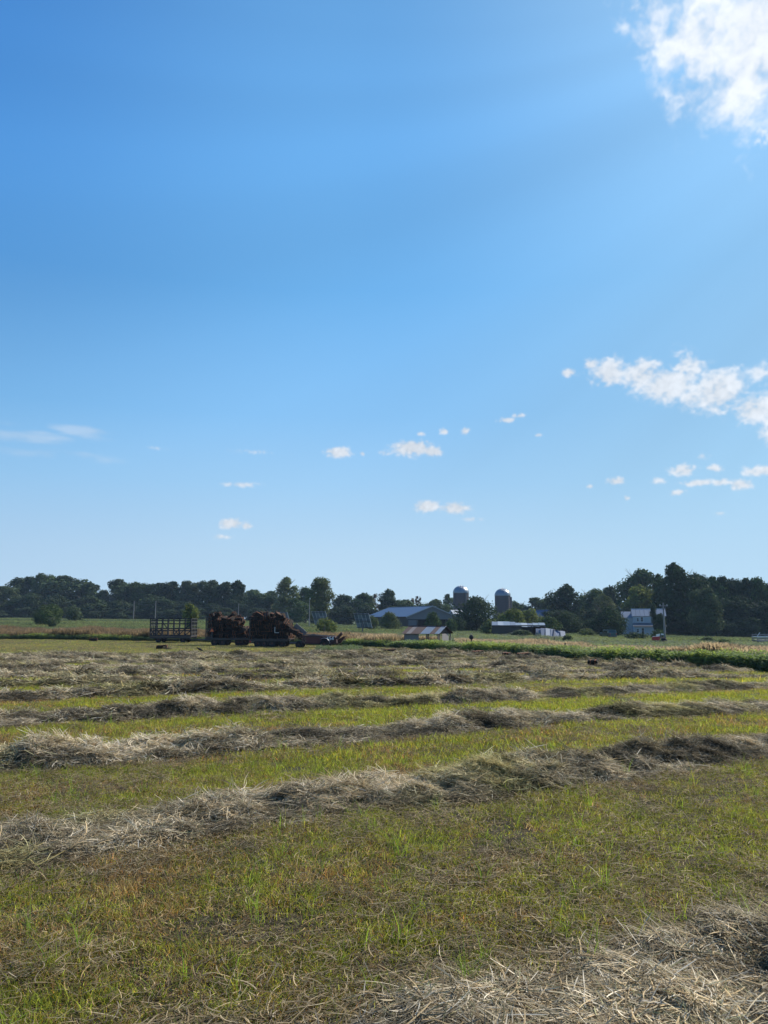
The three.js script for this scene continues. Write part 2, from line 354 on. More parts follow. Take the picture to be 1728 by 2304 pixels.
const rowShift = (c, t) => (c > 6 && c < 7 ? -.3 * sstep(0, 3.2, t) : 0) + .5 * (fbm(t * .07 + c * 7, c, 2) - .5) + .35 * (fbm(t * .35, c * 3, 2) - .5);
function moundHeight(c, t, u, h) {                                // u across, -1 to 1
  const lump = fbm(t * .55 + c * 11, u * .6 + c, 2), fine = fbm(t * 3.2 + c * 5, u * 2.4 + c * 9, 3), w = Math.abs(u + .25 * (fbm(t * .8, c * 5, 2) - .5));
  return Math.max(0, h * (.45 + .8 * sstep(.28, .78, lump)) * Math.pow(Math.max(0, 1 - w * w), .8) * (.3 + 1.5 * sstep(.22, .78, fine)) + h * .55 * sstep(.6, .78, fbm(t * 1.25 + c * 3.7, u * .9 + c * 2.1, 2)) * Math.max(0, 1 - w * w));
}
const clumpsNear = [0, 1, 2, 3].map((i) => hayClump(100 + i, 54, .12, .03, .125, .0018, .25));
const clumpsMid = [0, 1, 2].map((i) => hayClump(110 + i, 60, .15, .035, .115, .0023, .25));
const clumpsFar = [0, 1, 2].map((i) => hayClump(120 + i, 46, .2, .045, .18, .0048, .28));
ROWS.forEach(([c, hw, h, label], k) => {
  const o = thing('hay_windrow', label, 'windrow', null, 0);
  const rng = mulberry(500 + k), d0 = c, step = c < 8 ? .07 : c < 16 ? .11 : .2, across = c < 16 ? 22 : 16;
  const P = (t, u) => { const s = -c - (k === 0 ? 0 : 0) + rowShift(c, t) + u * hw; return [s * ROW_N[0] + t * ROW_D[0], s * ROW_N[1] + t * ROW_D[1]]; };
  const ok = (t) => { const [x, z] = P(t, 0); return (inView(x, z, 2.5) || (c < 3 && Math.hypot(x, z) < 6 && x > -1)) && mown(x, z - 1.2); };
  let t0 = null, t1 = null;
  for (let t = -90; t < 130; t += .5) if (ok(t)) { t0 ??= t; t1 = t; }
  if (k === 0) { t0 = -1.4; }
  const fade = (t) => k === 0 ? mix(.6, 1, sstep(0.6, 2.2, t)) + .35 * sstep(2.7, 3.6, t) : 1;
  const pos = [], uv = [], idx = [], nt = Math.ceil((t1 - t0) / step);
  for (let i = 0; i <= nt; i++) for (let j = 0; j <= across; j++) {
    const t = t0 + (t1 - t0) * i / nt, u = j / across * 2 - 1, [x, z] = P(t, u);
    pos.push(x, ground(x, z) - .02 + moundHeight(c, t, u, h) * fade(t), z); uv.push(t / 1.1, u * hw / 1.1);
    if (i && j) { const a = (i - 1) * (across + 1) + j - 1, b = a + across + 1; idx.push(a, b, a + 1, b, b + 1, a + 1); }
  }
  const g = new THREE.BufferGeometry();
  g.setAttribute('position', new THREE.Float32BufferAttribute(pos, 3)); g.setAttribute('uv', new THREE.Float32BufferAttribute(uv, 2)); g.setIndex(idx); g.computeVertexNormals();
  part(o, 'hay_mound', g, M.mound);
  const list = [], per = c < 4 ? 520 : c < 8 ? 430 : c < 16 ? 240 : c < 40 ? 80 : 45, count = Math.round((t1 - t0) * hw * 2 * per), sc = c < 16 ? 1 : c < 40 ? 1.15 : 1.5;
  for (let i = 0; i < count; i++) {
    const t = mix(t0, t1, rng()), u = (rng() + rng() - 1) * 1.15 + (rng() - .5) * .3, [x, z] = P(t, u);
    if (k === 0 && rng() > fade(t) * 1.3) continue;
    const hh = Math.abs(u) < 1 ? moundHeight(c, t, u, h) * fade(t) : 0;
    if (k && hh < .035 && rng() < .6) continue;
    const e = .06, [x2, z2] = P(t + e, u), [x3, z3] = P(t, u + e), y = ground(x, z), ha = moundHeight(c, t + e, u, h), hb = moundHeight(c, t, u + e, h);
    const nrm = new THREE.Vector3(x3 - x, (hb - hh) * .6, z3 - z).cross(new THREE.Vector3(x2 - x, (ha - hh) * .6, z2 - z)).normalize(); if (nrm.y < 0) nrm.negate(); if (!(nrm.y > .25)) nrm.set(0, 1, 0);
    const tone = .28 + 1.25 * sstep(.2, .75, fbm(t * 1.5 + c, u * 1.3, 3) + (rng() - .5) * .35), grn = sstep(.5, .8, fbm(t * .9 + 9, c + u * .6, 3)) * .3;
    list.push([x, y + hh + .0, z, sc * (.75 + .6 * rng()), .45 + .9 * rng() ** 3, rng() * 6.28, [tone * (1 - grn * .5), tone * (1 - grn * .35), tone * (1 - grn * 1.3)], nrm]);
  }
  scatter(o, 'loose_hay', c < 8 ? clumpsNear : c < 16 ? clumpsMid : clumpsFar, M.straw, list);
});

// ------------------------------------------------------------------ stubble grass and loose straw on the mown field
{
  const near = [0, 1, 2, 3].map((i) => grassTuft(10 + i, 11, .06, .05, .0026)), mid = [0, 1, 2].map((i) => grassTuft(20 + i, 12, .1, .062, .004)), far = [0, 1, 2].map((i) => grassTuft(30 + i, 16, .26, .11, .008));
  const tall = [0, 1, 2].map((i) => grassTuft(40 + i, 14, .04, .15, .002));
  const rng = mulberry(900), lists = [[], [], [], []], litter = [[], []];
  const rowDist = (x, z) => { const s = -(x * ROW_N[0] + z * ROW_N[1]), t = x * ROW_D[0] + z * ROW_D[1]; let b = 9; for (const [c, hw] of ROWS) b = Math.min(b, Math.abs(s - c + rowShift(c, t)) / hw); return b; };
  const put = (x, z, zone) => {
    if (!mown(x, z)) return;
    const s = x * ROW_N[0] + z * ROW_N[1], t = x * ROW_D[0] + z * ROW_D[1];
    const rd = rowDist(x, z); if (rd < .75) return;
    const band = fbm(s * .6 + 3, t * .10, 3), patch = fbm(x * 1.3, z * 1.3 + 50, 3), green = sstep(.36, .62, band * .55 + patch * .45 + (rng() - .5) * .22 + .08 + .05 * sstep(5, 9, -z));
    const v = .8 + .5 * rng(), y = ground(x, z);
    const vf = .55 + .9 * fbm(x * .35, z * .18 + 7, 3), far = sstep(18, 45, -z), col = far * .75 > rng() ? [.25 * v * vf, .255 * v * vf, .085 * v] : rng() < green ? [.335 * v, .365 * v, .04 * v] : rng() < .62 ? [.37 * v, .235 * v, .07 * v] : [.52 * v, .38 * v, .16 * v];
    const thick = fbm(x * 2.1 + 9, z * 2.1, 2);
    if (thick < .33 && zone < 2 && rng() < .6) return;
    lists[zone].push([x, y - .005, z, .75 + .55 * rng(), (.6 + .9 * thick) * (.7 + .6 * rng()), rng() * 6.28, col]);
    if (zone < 2 && rng() < .012 * green) lists[3].push([x, y, z, .8 + .6 * rng(), .8 + .5 * rng(), rng() * 6.28, [.21 * v, .29 * v, .03 * v]]);
  };
  const fill = (d0, d1, density, zone) => {
    const half = d1 * .56 + 1.2, n = Math.round(density * half * 2 * (d1 - d0));
    for (let i = 0; i < n; i++) { const d = mix(d0, d1, rng()), x = (rng() * 2 - 1) * half; if (inView(x, -d, 1.2)) put(x, -d, zone); }
  };
  fill(1.8, 5, 820, 0); fill(5, 9, 600, 0); fill(9, 14, 300, 1); fill(14, 22, 170, 1); fill(22, 36, 40, 2); fill(36, 60, 20, 2); fill(60, 100, 10, 2);
  const turf = stuffThing('stubble_grass', 'short green and brown stubble grass of the mown hay field', 'grass');
  [near, mid, far, tall].forEach((g, i) => scatter(turf, 'grass_tufts', g, M.grass, lists[i]));
  const lay = (d0, d1, density, zone) => {
    const half = d1 * .56 + 1.2, n = Math.round(density * half * 2 * (d1 - d0));
    for (let i = 0; i < n; i++) {
      const d = mix(d0, d1, rng()), x = (rng() * 2 - 1) * half, z = -d; if (!inView(x, z, 1.2) || !mown(x, z)) continue;
      const s = x * ROW_N[0] + z * ROW_N[1], t = x * ROW_D[0] + z * ROW_D[1], m = fbm(s * .9 + 20, t * .35, 3) + .25 * (fbm(x * 2.5, z * 2.5, 2) - .5), rd = rowDist(x, z);
      if (rng() > sstep(.44, .68, m) + .9 * sstep(2.0, .9, rd) + .12 + .5 * sstep(17, 26, d) * sstep(500, 1100, column(x, d)) + .12 * sstep(17, 26, d) + 1.3 * Math.exp(-(((-s - 4.08 - .25 * (fbm(t * .6, 4, 2) - .5)) / .17) ** 2)) * sstep(.35, .6, fbm(t * .8 + 2, 8, 2))) continue;
      const v = .8 + .5 * rng(); const w = v * mix(.35, .95, rng() ** 1.3); litter[zone].push([x, ground(x, z) + .03 + .02 * rng(), z, .5 + .7 * rng(), .4 + .4 * rng(), rng() * 6.28, [w, w * .92, w * .78]]);
    }
  };
  const thin = [0, 1, 2].map((i) => hayClump(140 + i, 26, .2, .02, .11, .0019, .35)), thinFar = [0, 1, 2].map((i) => hayClump(150 + i, 22, .4, .03, .24, .0048, .3));
  lay(1.8, 5.5, 110, 0); lay(5.5, 12, 64, 0); lay(12, 20, 9, 1); lay(20, 36, 16, 1); lay(36, 60, 14, 1); lay(60, 95, 9, 1);
  const loose = stuffThing('scattered_hay', 'thin loose hay scattered on the stubble between the windrows', 'hay');
  const chaffGeo = [0, 1, 2].map((i) => hayClump(160 + i, 30, .2, .025, .055, .0016, .5)), chaff = [];
  for (let i = 0; i < 6000; i++) { const d = mix(1.8, 14, rng() ** .8), x = (rng() * 2 - 1) * (d * .56 + 1.2), z = -d; if (rowDist(x, z) < .8) continue; const w = .3 + .6 * rng(); chaff.push([x, ground(x, z) + .012 + .02 * rng(), z, .7 + .6 * rng(), .6 + .5 * rng(), rng() * 6.28, [w, w * .85, w * .62]]); }
  scatter(loose, 'hay_chaff', chaffGeo, M.straw, chaff);
  scatter(loose, 'hay_strands', thin, M.straw, litter[0]); scatter(loose, 'hay_strands', thinFar, M.straw, litter[1]);
}

// ------------------------------------------------------------------ tall grass beyond the field edge and the meadow
{
  const rng = mulberry(1500);
  const weed = (seed, n, h, w) => {                               // a leafy stalk
    const R = new Ribbons(), r = mulberry(seed);
    for (let s = 0; s < n; s++) {
      const a = r() * 6.28, x = Math.cos(a) * .28 * r(), z = Math.sin(a) * .28 * r(), H = h * (.55 + .6 * r()), lx = (r() - .5) * .3, lz = (r() - .5) * .3;
      R.strip([[x, 0, z], [x + lx * .4, H * .5, z + lz * .4], [x + lx, H, z + lz]], [.008, .006, .003], [.8, .8, .7], [1, 0, 0]);
      for (let k = 0; k < 9; k++) {
        const t = .12 + .88 * r(), b = r() * 6.28, l = w * (1.3 - t * .6) * (.7 + .6 * r()), v = .7 + .7 * r(), e = (r() - .3) * l * .7;
        R.leaf(x + lx * t * t + Math.cos(b) * l * .6, H * t + e * .5, z + lz * t * t + Math.sin(b) * l * .6, [Math.cos(b) * l * .6, e, Math.sin(b) * l * .6], [-Math.sin(b) * l * .24, (r() - .5) * l * .2, Math.cos(b) * l * .24], [v, v, v * .9]);
      }
    }
    return R.geo();
  };
  const seedGrass = (seed, n, h, tip) => {
    const R = new Ribbons(), r = mulberry(seed);
    for (let i = 0; i < n; i++) {
      const a = r() * 6.28, q = .38 * Math.sqrt(r()), x = Math.cos(a) * q, z = Math.sin(a) * q, H = h * (.6 + .55 * r()), l = .12 + .35 * r(), b = r() * 6.28, dx = Math.cos(b) * l * H, dz = Math.sin(b) * l * H, v = .75 + .5 * r();
      const g = [.16 * v, .18 * v, .05 * v], m = [.24 * v, .19 * v, .08 * v], e = tip.map((c) => c * v);
      R.strip([[x, 0, z], [x + dx * .2, H * .45, z + dz * .2], [x + dx * .5, H * .74, z + dz * .5], [x + dx * .75, H * .9, z + dz * .75], [x + dx, H, z + dz]], [.012, .010, .009, .022, .006], [g, g, m, e, e], [Math.cos(b + 1.5), 0, Math.sin(b + 1.5)]);
    }
    return R.geo();
  };
  const weeds = [0, 1, 2].map((i) => weed(200 + i, 7, .95, .17));
  const tan = [0, 1, 2].map((i) => seedGrass(210 + i, 40, .95, [.42, .315, .18]));
  const rust = [0, 1, 2].map((i) => seedGrass(220 + i, 40, .95, [.26, .18, .095]));
  const meadow = [0, 1, 2].map((i) => grassTuft(230 + i, 26, .55, .6, .035));
  const W = [], T = [], Rr = [], Md = [];
  for (let i = 0; i < 56000; i++) {
    const px = -150 + 2030 * rng(), e = edge(px), kind = rng();
    const right = sstep(780, 1000, px), weedDepth = mix(1.4, 3.6, right) * (.7 + .6 * fbm(px * .02, 3, 2)), tanDepth = table([700, 800, 1000, 1150, 1350, 1500], [13, 27, 24, 15, 8, 6], px);
    if (kind < .3) {
      const d = e + .15 + weedDepth * rng(), x = colX(px, d), z = -d, p = fbm(x * .35, z * .35, 2), v = .75 + .5 * rng();
      if (px < 780 && rng() < .45) continue; if (fbm(x * .5 + 3, z * .5, 2) < .36 && rng() < .7) continue;
      W.push([x, ground(x, z) - .03, z, .75 + .5 * rng(), mix(.6, .74, right) * (.7 + .55 * p), rng() * 6.28, p > .55 ? [.26 * v, .32 * v, .06 * v] : [.17 * v, .23 * v, .055 * v]]);
    } else if (kind < .72) {
      const d = e + weedDepth * .6 + tanDepth * rng(), x = colX(px, d), z = -d, v = .8 + .4 * rng(), p = fbm(x * .25 + 8, z * .25, 3);
      if (px > 890 && px < 1035 && d < 92) continue;                // trodden short round the open shed
      if (px > 780 && d > e + weedDepth + 1 && p < .4 && rng() < .5) continue;
      (px < 760 + 60 * rng() ? Rr : T).push([x, ground(x, z) - .02, z, (.9 + .4 * rng()), (.45 + 1.0 * p) * mix(1, .72, sstep(700, 1000, px)), rng() * 6.28, [v, v, v]]);
    } else {                                                     // green growth behind the seed grass
      const d = e + weedDepth + tanDepth * .85 + mix(22, 75, right) * rng() ** 1.6, x = colX(px, d), z = -d, p = fbm(x * .12, z * .12, 3), v = .8 + .5 * rng();
      W.push([x, ground(x, z) - .03, z, (.6 + .5 * rng()) * mix(1, 1.5, right), .25 + .5 * p, rng() * 6.28, p > .58 ? [.17 * v, .20 * v, .06 * v] : p > .45 ? [.12 * v, .16 * v, .06 * v] : [.10 * v, .115 * v, .06 * v]]);
    }
  }
  for (let i = 0; i < 420; i++) {                                 // a patch of weeds left standing right of the machine
    const p = hit(mix(712, 812, rng()), 1469 - 9 * rng()), v = .8 + .5 * rng(); W.push([p.x, p.y - .03, p.z, .5 + .3 * rng(), .4 + .3 * rng(), rng() * 6.28, [.10 * v, .14 * v, .035 * v]]);
  }
  for (let i = 0; i < 60000; i++) {
    const d = 70 + 270 * Math.pow(rng(), 1.3), px = -150 + 2030 * rng(); if (d < edge(px) + 13) continue;
    const x = colX(px, d), z = -d, n = fbm(x * .03, z * .06, 3), v = .8 + .45 * rng();
    const pale = sstep(150, 105, d) * sstep(700, 200, px);
    const k = sstep(.3, .7, n + (rng() - .5) * .2), col = [mix(.08, .16, k), mix(.125, .20, k), mix(.055, .06, k)];
    Md.push([x, ground(x, z) - .03, z, .8 + .6 * rng(), .5 + .5 * rng(), rng() * 6.28, [mix(col[0], .24, pale) * v, mix(col[1], .25, pale) * v, mix(col[2], .06, pale) * v]]);
  }
  scatter(stuffThing('ditch_weeds', 'rank green weeds along the far edge of the mown field', 'weeds'), 'weed_stalks', weeds, M.tall, W);
  const seed = stuffThing('tall_seed_grass', 'tall grass with tan and rusty seed heads behind the field edge', 'tall grass');
  scatter(seed, 'tan_grass', tan, M.tall, T); scatter(seed, 'rusty_grass', rust, M.tall, Rr);
  scatter(stuffThing('meadow_grass', 'green meadow grass between the field edge and the trees', 'grass'), 'grass_tufts', meadow, M.tall, Md);
}

// ------------------------------------------------------------------ materials of built things
const B = {
  silver: std(.25, .27, .30, .45, .8), rustSheet: std(.085, .05, .04, .85, .1), paleSheet: std(.19, .16, .145, .7, .3), tarnished: std(.10, .13, .185, .6, .3), blueMetal: std(.045, .085, .165, .55, .25), dullMetal: std(.30, .32, .35, .5, .5),
  oldWood: std(.17, .14, .115), darkWood: std(.07, .055, .045), greyWood: std(.24, .225, .21), greyWall: std(.15, .15, .165), shadedWhiteWall: std(.44, .46, .49, .8), whiteTrim: std(.8, .8, .8, .6), dark: std(.02, .02, .022, .9),  // farmhouse white is greyed: shade of the trees put into the wall colour
  glass: std(.03, .035, .045, .12, 0), stave: std(.105, .08, .085, .8), band: std(.12, .11, .115, .55, .4), tyre: std(.018, .018, .018, .9), rim: std(.03, .022, .02, .7), steel: std(.12, .12, .13, .5, .7), redPaint: std(.10, .02, .014, .65), redBright: std(.5, .03, .02, .4),
  brownRed: std(.06, .022, .017, .75), rackPaint: std(.018, .02, .024, .8), orange: std(.85, .22, .04, .5), panel: std(.02, .035, .09, .2, .1), panelEdge: std(.42, .46, .52, .5, .2), panelBack: std(.11, .145, .2, .5), panelBackPale: std(.19, .23, .29, .5), roofPale: std(.18, .215, .27, .6, .1), shingle: std(.09, .095, .11, .85), bark: std(.10, .085, .07), white: std(.75, .75, .73, .6),
  carPaint: std(.05, .07, .06, .3, .3), concrete: std(.36, .35, .33),
};

// ------------------------------------------------------------------ trees
function crownGeo(seed, w, h, n, leaf, opt = {}) {                 // crown of leaf clumps, base at 0
  const R = new Ribbons(), r = mulberry(seed), lobes = [], y0 = opt.y0 ?? 0, count = opt.lobes ?? 13;
  for (let i = 0; i < count; i++) {
    const a = r() * 6.28, t = (i + r()) / count, prof = opt.cone ? (1 - t * .8) : opt.column ? Math.sin(Math.PI * Math.min(.95, .12 + t * .8)) ** .5 : opt.low ? Math.cos(Math.PI * .46 * t) ** .6 : Math.sin(Math.PI * (.18 + t * .72)) ** .7;
    const q = w * .33 * prof * Math.sqrt(r()) , s = w * (opt.lobe ?? .24) * (.6 + .55 * prof) * (.75 + .5 * r());
    lobes.push([Math.cos(a) * q, y0 + s * .5 + (h - y0 - s * 1.2) * t, Math.sin(a) * q, s, .8 + .45 * r()]);
  }
  const per = n;
  for (let i = 0; i < per; i++) {
    const L = lobes[Math.floor(r() * count)], u = r() * 2 - 1, a = r() * 6.28, k = Math.sqrt(1 - u * u), d = [k * Math.cos(a), u, k * Math.sin(a)], rr = L[3] * (opt.sparse ? .3 + .8 * r() : .6 + .56 * r() ** 1.5);
    const p = [L[0] + d[0] * rr, L[1] + d[1] * rr * .85, L[2] + d[2] * rr];
    if (p[1] < .02) continue;
    let inside = false;
    for (const m of lobes) if (m !== L && Math.hypot(p[0] - m[0], (p[1] - m[1]) / .85, p[2] - m[2]) < m[3] * .62) { inside = true; break; }
    if (inside && r() < .75) continue;
    const s = leaf * (.55 + .9 * r()), b = [d[0] + (r() - .5) * 1.6, d[1] + (r() - .5) * 1.6, d[2] + (r() - .5) * 1.6], bl = Math.hypot(...b), nn = b.map((v) => v / bl);
    const ref = Math.abs(nn[1]) < .9 ? [0, 1, 0] : [1, 0, 0], t1 = [nn[1] * ref[2] - nn[2] * ref[1], nn[2] * ref[0] - nn[0] * ref[2], nn[0] * ref[1] - nn[1] * ref[0]], tl = Math.hypot(...t1), U = t1.map((v) => v / tl), V = [nn[1] * U[2] - nn[2] * U[1], nn[2] * U[0] - nn[0] * U[2], nn[0] * U[1] - nn[1] * U[0]];
    const ca = r() * 6.28, c = Math.cos(ca), sn = Math.sin(ca), A = U.map((v, j) => (v * c + V[j] * sn) * s * .6), C = U.map((v, j) => (-v * sn + V[j] * c) * s * .38);
    const v = L[4] * (.75 + .5 * r()), yl = r() * .25;
    R.leaf(p[0], p[1], p[2], A, C, [(1 + yl) * v, v, (1 - yl) * v]);
  }
  return R.geo();
}
function trunkGeo(seed, h, r0, limbs, w) {
  const r = mulberry(seed), g = [], top = [(r() - .5) * w * .06, h, (r() - .5) * w * .06], mid = [(r() - .5) * w * .04, h * .5, (r() - .5) * w * .04];
  g.push(rod([0, -.4, 0], mid, r0, r0 * .72, 9), rod(mid, top, r0 * .72, r0 * .3, 8));
  for (let i = 0; i < limbs; i++) {
    const t = .35 + .6 * (i + r() * .6) / limbs, a = i * 2.4 + r(), l = w * (.28 + .22 * r()) * (1.1 - t * .5), s = [mix(0, top[0], t), h * t, mix(0, top[2], t)], m = [s[0] + Math.cos(a) * l * .5, s[1] + l * .45, s[2] + Math.sin(a) * l * .5], e = [s[0] + Math.cos(a) * l * .9, s[1] + l * 1.0, s[2] + Math.sin(a) * l * .9], q = r0 * .42 * (1.2 - t * .6);
    g.push(rod(s, m, q, q * .65, 6), rod(m, e, q * .65, q * .25, 5));
    for (let k = 0; k < 2; k++) { const b = a + (k ? .8 : -.8), f = [m[0] + Math.cos(b) * l * .45, m[1] + l * .5, m[2] + Math.sin(b) * l * .45]; g.push(rod(m, f, q * .4, q * .15, 4)); }
  }
  return mergeGeometries(g);
}
const foliageMat = {};
function foliage(r, g, b, t = .2) { const k = [r, g, b, t].join(); if (!foliageMat[k]) { foliageMat[k] = leafMat(t, .95); foliageMat[k].color.setRGB(r, g, b); } return foliageMat[k]; }
// prototypes: shape, natural width and height
const TREE = {};
function proto(kind, make) { TREE[kind] = make; }
const shapes = {
  oak: { w: 14, h: 18, n: 9000, leaf: .72, y0: 1.5, lobes: 24, lobe: .19, trunk: .42, limbs: 7 },
  round: { w: 11, h: 14, n: 7000, leaf: .62, y0: 1.2, lobes: 20, lobe: .2, trunk: .34, limbs: 6 },
  tall: { w: 9.5, h: 19, n: 7000, leaf: .6, y0: 4.5, lobes: 22, lobe: .22, column: true, trunk: .38, limbs: 7 },
  open: { w: 11, h: 18, n: 3600, leaf: .66, y0: 2, lobes: 24, lobe: .16, sparse: true, trunk: .34, limbs: 9 },
  bare: { w: 6, h: 13, n: 220, leaf: .7, y0: 6, lobes: 10, lobe: .14, sparse: true, trunk: .2, limbs: 11 },
  bush: { w: 7, h: 5.2, n: 5000, leaf: .38, y0: 0, lobes: 18, lobe: .24, low: true, trunk: .14, limbs: 5 },
  shrub: { w: 4, h: 2.6, n: 1500, leaf: .36, y0: 0, lobes: 9, lobe: .28, trunk: .08, limbs: 4, sparse: true },
  young: { w: 3.2, h: 4.6, n: 1500, leaf: .34, y0: .7, lobes: 12, lobe: .24, sparse: true, trunk: .09, limbs: 6 },
  dome: { w: 13, h: 9, n: 11000, leaf: .45, y0: .2, lobes: 24, lobe: .21, low: true, trunk: .3, limbs: 6 },
};
const treeGeo = {};
function treeGeos(kind, variant) {
  const k = kind + variant, s = shapes[kind], seed = kind.length * 131 + kind.charCodeAt(0) * 7 + variant * 977;
  return treeGeo[k] ??= [crownGeo(seed, s.w, s.h, s.n, s.leaf, s), trunkGeo(seed + 5, s.h * .86, s.trunk, s.limbs, s.w)];
}
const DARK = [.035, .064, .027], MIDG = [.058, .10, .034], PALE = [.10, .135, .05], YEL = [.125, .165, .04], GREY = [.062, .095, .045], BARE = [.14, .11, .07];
let treeCount = 0;
// name, kind, centre column, width in the picture, picture row of its top, distance, colour, label, group
function tree(name, kind, px, wpx, top, d, tone, label, group, t = .2, sink = 0) {
  const s = shapes[kind], p = spot(px, d), i = treeCount++, height = Math.max(1, EYE + Math.tan(Math.atan((1152 - top) / F) + PITCH) * Math.hypot(d, 0) - p.y + sink), width = wpx / F * d;
  const [cg, tg] = treeGeos(kind, i % 3), o = thing(name, label, name === 'bush' ? 'bush' : 'tree', p.setY(p.y - sink), i * 2.399, group);
  const sx = width / s.w, sy = height / (s.h * .93);
  o.scale.set(sx, sy, sx);
  part(o, 'trunk', tg, B.bark); part(o, 'crown', cg, foliage(...tone, t));
  return o;
}
{
  const ord = ['first', 'second', 'third', 'fourth', 'fifth', 'sixth', 'seventh', 'eighth', 'ninth', 'tenth', 'eleventh', 'twelfth', 'thirteenth', 'fourteenth', 'fifteenth', 'sixteenth', 'seventeenth', 'eighteenth'];
  // the dark wood on the left
  const left = [[2, 70, 1326, GREY], [50, 76, 1306, DARK], [98, 58, 1299, MIDG], [150, 96, 1304, DARK], [200, 50, 1319, DARK], [232, 44, 1334, GREY], [272, 72, 1312, DARK], [312, 60, 1318, MIDG], [350, 56, 1319, DARK], [388, 62, 1317, DARK], [428, 60, 1316, GREY], [466, 56, 1313, DARK], [503, 54, 1318, DARK], [534, 40, 1315, DARK], [566, 56, 1333, MIDG], [602, 54, 1337, MIDG]];
  left.forEach(([px, w, top, c], i) => tree('broadleaf_tree', i % 3 === 1 ? 'oak' : 'round', px, w * 1.25, top - 3, 320 + (i * 37 % 40), c, `dark broadleaf tree in the wood on the left, ${ord[i]} from the left edge`, 'trees of the dark wood on the left', .25));
  const fillers = (n, p0, p1, top, spread, d0, d1, c, wide, label, group, seed) => { const r = mulberry(seed); for (let i = 0; i < n; i++) tree('broadleaf_tree', r() < .5 ? 'oak' : 'round', mix(p0, p1, (i + r() * .8) / n), wide * (.85 + .4 * r()), top + spread * r(), mix(d0, d1, r()), c, `${label}, ${ord[i]} from the left`, group, .22, 1.0); };
  fillers(15, -60, 640, 1338, 22, 312, 318, DARK, 66, 'lower dark tree at the front foot of the left wood', 'lower trees at the foot of the left wood', 5);
  fillers(14, -60, 640, 1368, 8, 304, 310, DARK, 60, 'low dark brush under the edge of the left wood', 'brush under the left wood', 6);
  // middle
  tree('poplar_tree', 'open', 640, 80, 1306, 290, PALE, 'pale open-crowned tree left of the tall leafy tree, above the loaded wagons', null, .35);
  tree('broadleaf_tree', 'round', 688, 54, 1327, 300, MIDG, 'small pointed tree between the pale open tree and the tall tree', null, .3);
  tree('broadleaf_tree', 'tall', 725, 66, 1305, 235, PALE, 'tall narrow leafy tree with a clear trunk, above the red hay machine', null, .35);
  tree('broadleaf_tree', 'round', 668, 60, 1350, 280, MIDG, 'rounded green tree below and between the pale tree and tall tree', null, .25);
  tree('broadleaf_tree', 'round', 772, 66, 1343, 330, DARK, 'dark tree right of the tall leafy tree', null, .25);
  tree('broadleaf_tree', 'oak', 815, 72, 1340, 330, MIDG, 'broad tree behind the left end of the long barn', null, .3);
  tree('bare_tree', 'bare', 845, 40, 1340, 340, BARE, 'thin half bare tree left of the dark tree over the barn', null, .1);
  tree('broadleaf_tree', 'round', 872, 56, 1332, 325, DARK, 'dark peaked tree rising behind the barn roof', null, .25);
  tree('broadleaf_tree', 'round', 905, 70, 1352, 335, MIDG, 'low tree behind the middle of the barn roof', null, .25);
  tree('bare_tree', 'bare', 928, 34, 1350, 345, BARE, 'pale dead-looking tree above the barn ridge', null, .1);
  tree('bare_tree', 'bare', 941, 26, 1343, 350, BARE, 'thin bare tree against the sky above the barn ridge', null, .1);
  tree('broadleaf_tree', 'oak', 975, 80, 1353, 340, MIDG, 'spreading tree behind the barn gable', null, .3);
  tree('broadleaf_tree', 'open', 1012, 44, 1341, 345, MIDG, 'open tree just left of the left silo', null, .25);
  fillers(9, 700, 1010, 1362, 14, 300, 320, DARK, 62, 'low dark tree in the hedge behind the barn', 'hedge trees behind the barn', 8);
  tree('broadleaf_tree', 'dome', 1072, 112, 1348, 215, DARK, 'big dark dome-shaped tree between the two silos', null, .25);
  tree('bush', 'bush', 1030, 44, 1392, 205, DARK, 'dark bush at the left foot of the big dome-shaped tree', null, .25);
  tree('broadleaf_tree', 'oak', 1165, 78, 1356, 345, MIDG, 'low tree right of the right silo', null, .3);
  tree('broadleaf_tree', 'oak', 1217, 84, 1349, 340, MIDG, 'mid green tree between the right silo and the dark peaked tree', null, .3);
  tree('broadleaf_tree', 'round', 1130, 60, 1372, 330, MIDG, 'low tree at the foot of the right silo', null, .3);
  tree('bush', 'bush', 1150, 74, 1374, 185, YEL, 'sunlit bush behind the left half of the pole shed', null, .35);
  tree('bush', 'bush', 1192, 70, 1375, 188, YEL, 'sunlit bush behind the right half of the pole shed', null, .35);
  tree('bush', 'bush', 1232, 60, 1390, 180, MIDG, 'green bush behind the collapsed blue roof', null, .3);
  tree('bush', 'shrub', 1095, 46, 1397, 160, PALE, 'ragged pale bush at the left end of the pole shed', null, .35);
  tree('bush', 'shrub', 1172, 52, 1418, 140, GREY, 'low grey green bush in front of the pole shed', null, .3);
  tree('broadleaf_tree', 'oak', 1272, 92, 1323, 260, DARK, 'dark many-headed tree left of the farmhouse wood', null, .25);
  tree('broadleaf_tree', 'oak', 1330, 84, 1331, 285, MIDG, 'green tree between the dark many-headed tree and the tall wood', null, .3);
  tree('broadleaf_tree', 'round', 1376, 54, 1326, 290, DARK, 'dark narrow tree left of the high oak above the farmhouse', null, .25);
  tree('broadleaf_tree', 'oak', 1362, 70, 1344, 262, PALE, 'paler tree in front of the wood left of the farmhouse', null, .3);
  tree('oak_tree', 'oak', 1440, 112, 1289, 275, MIDG, 'high spreading oak directly above the farmhouse', null, .25);
  tree('broadleaf_tree', 'round', 1445, 88, 1325, 245, YEL, 'yellow green tree close behind the farmhouse roof', null, .35);
  tree('bush', 'dome', 1275, 84, 1380, 190, DARK, 'dark bush with a lit top right of the collapsed blue roof', null, .3);
  tree('bush', 'dome', 1368, 104, 1370, 185, DARK, 'large dark bush just left of the farmhouse', null, .3);
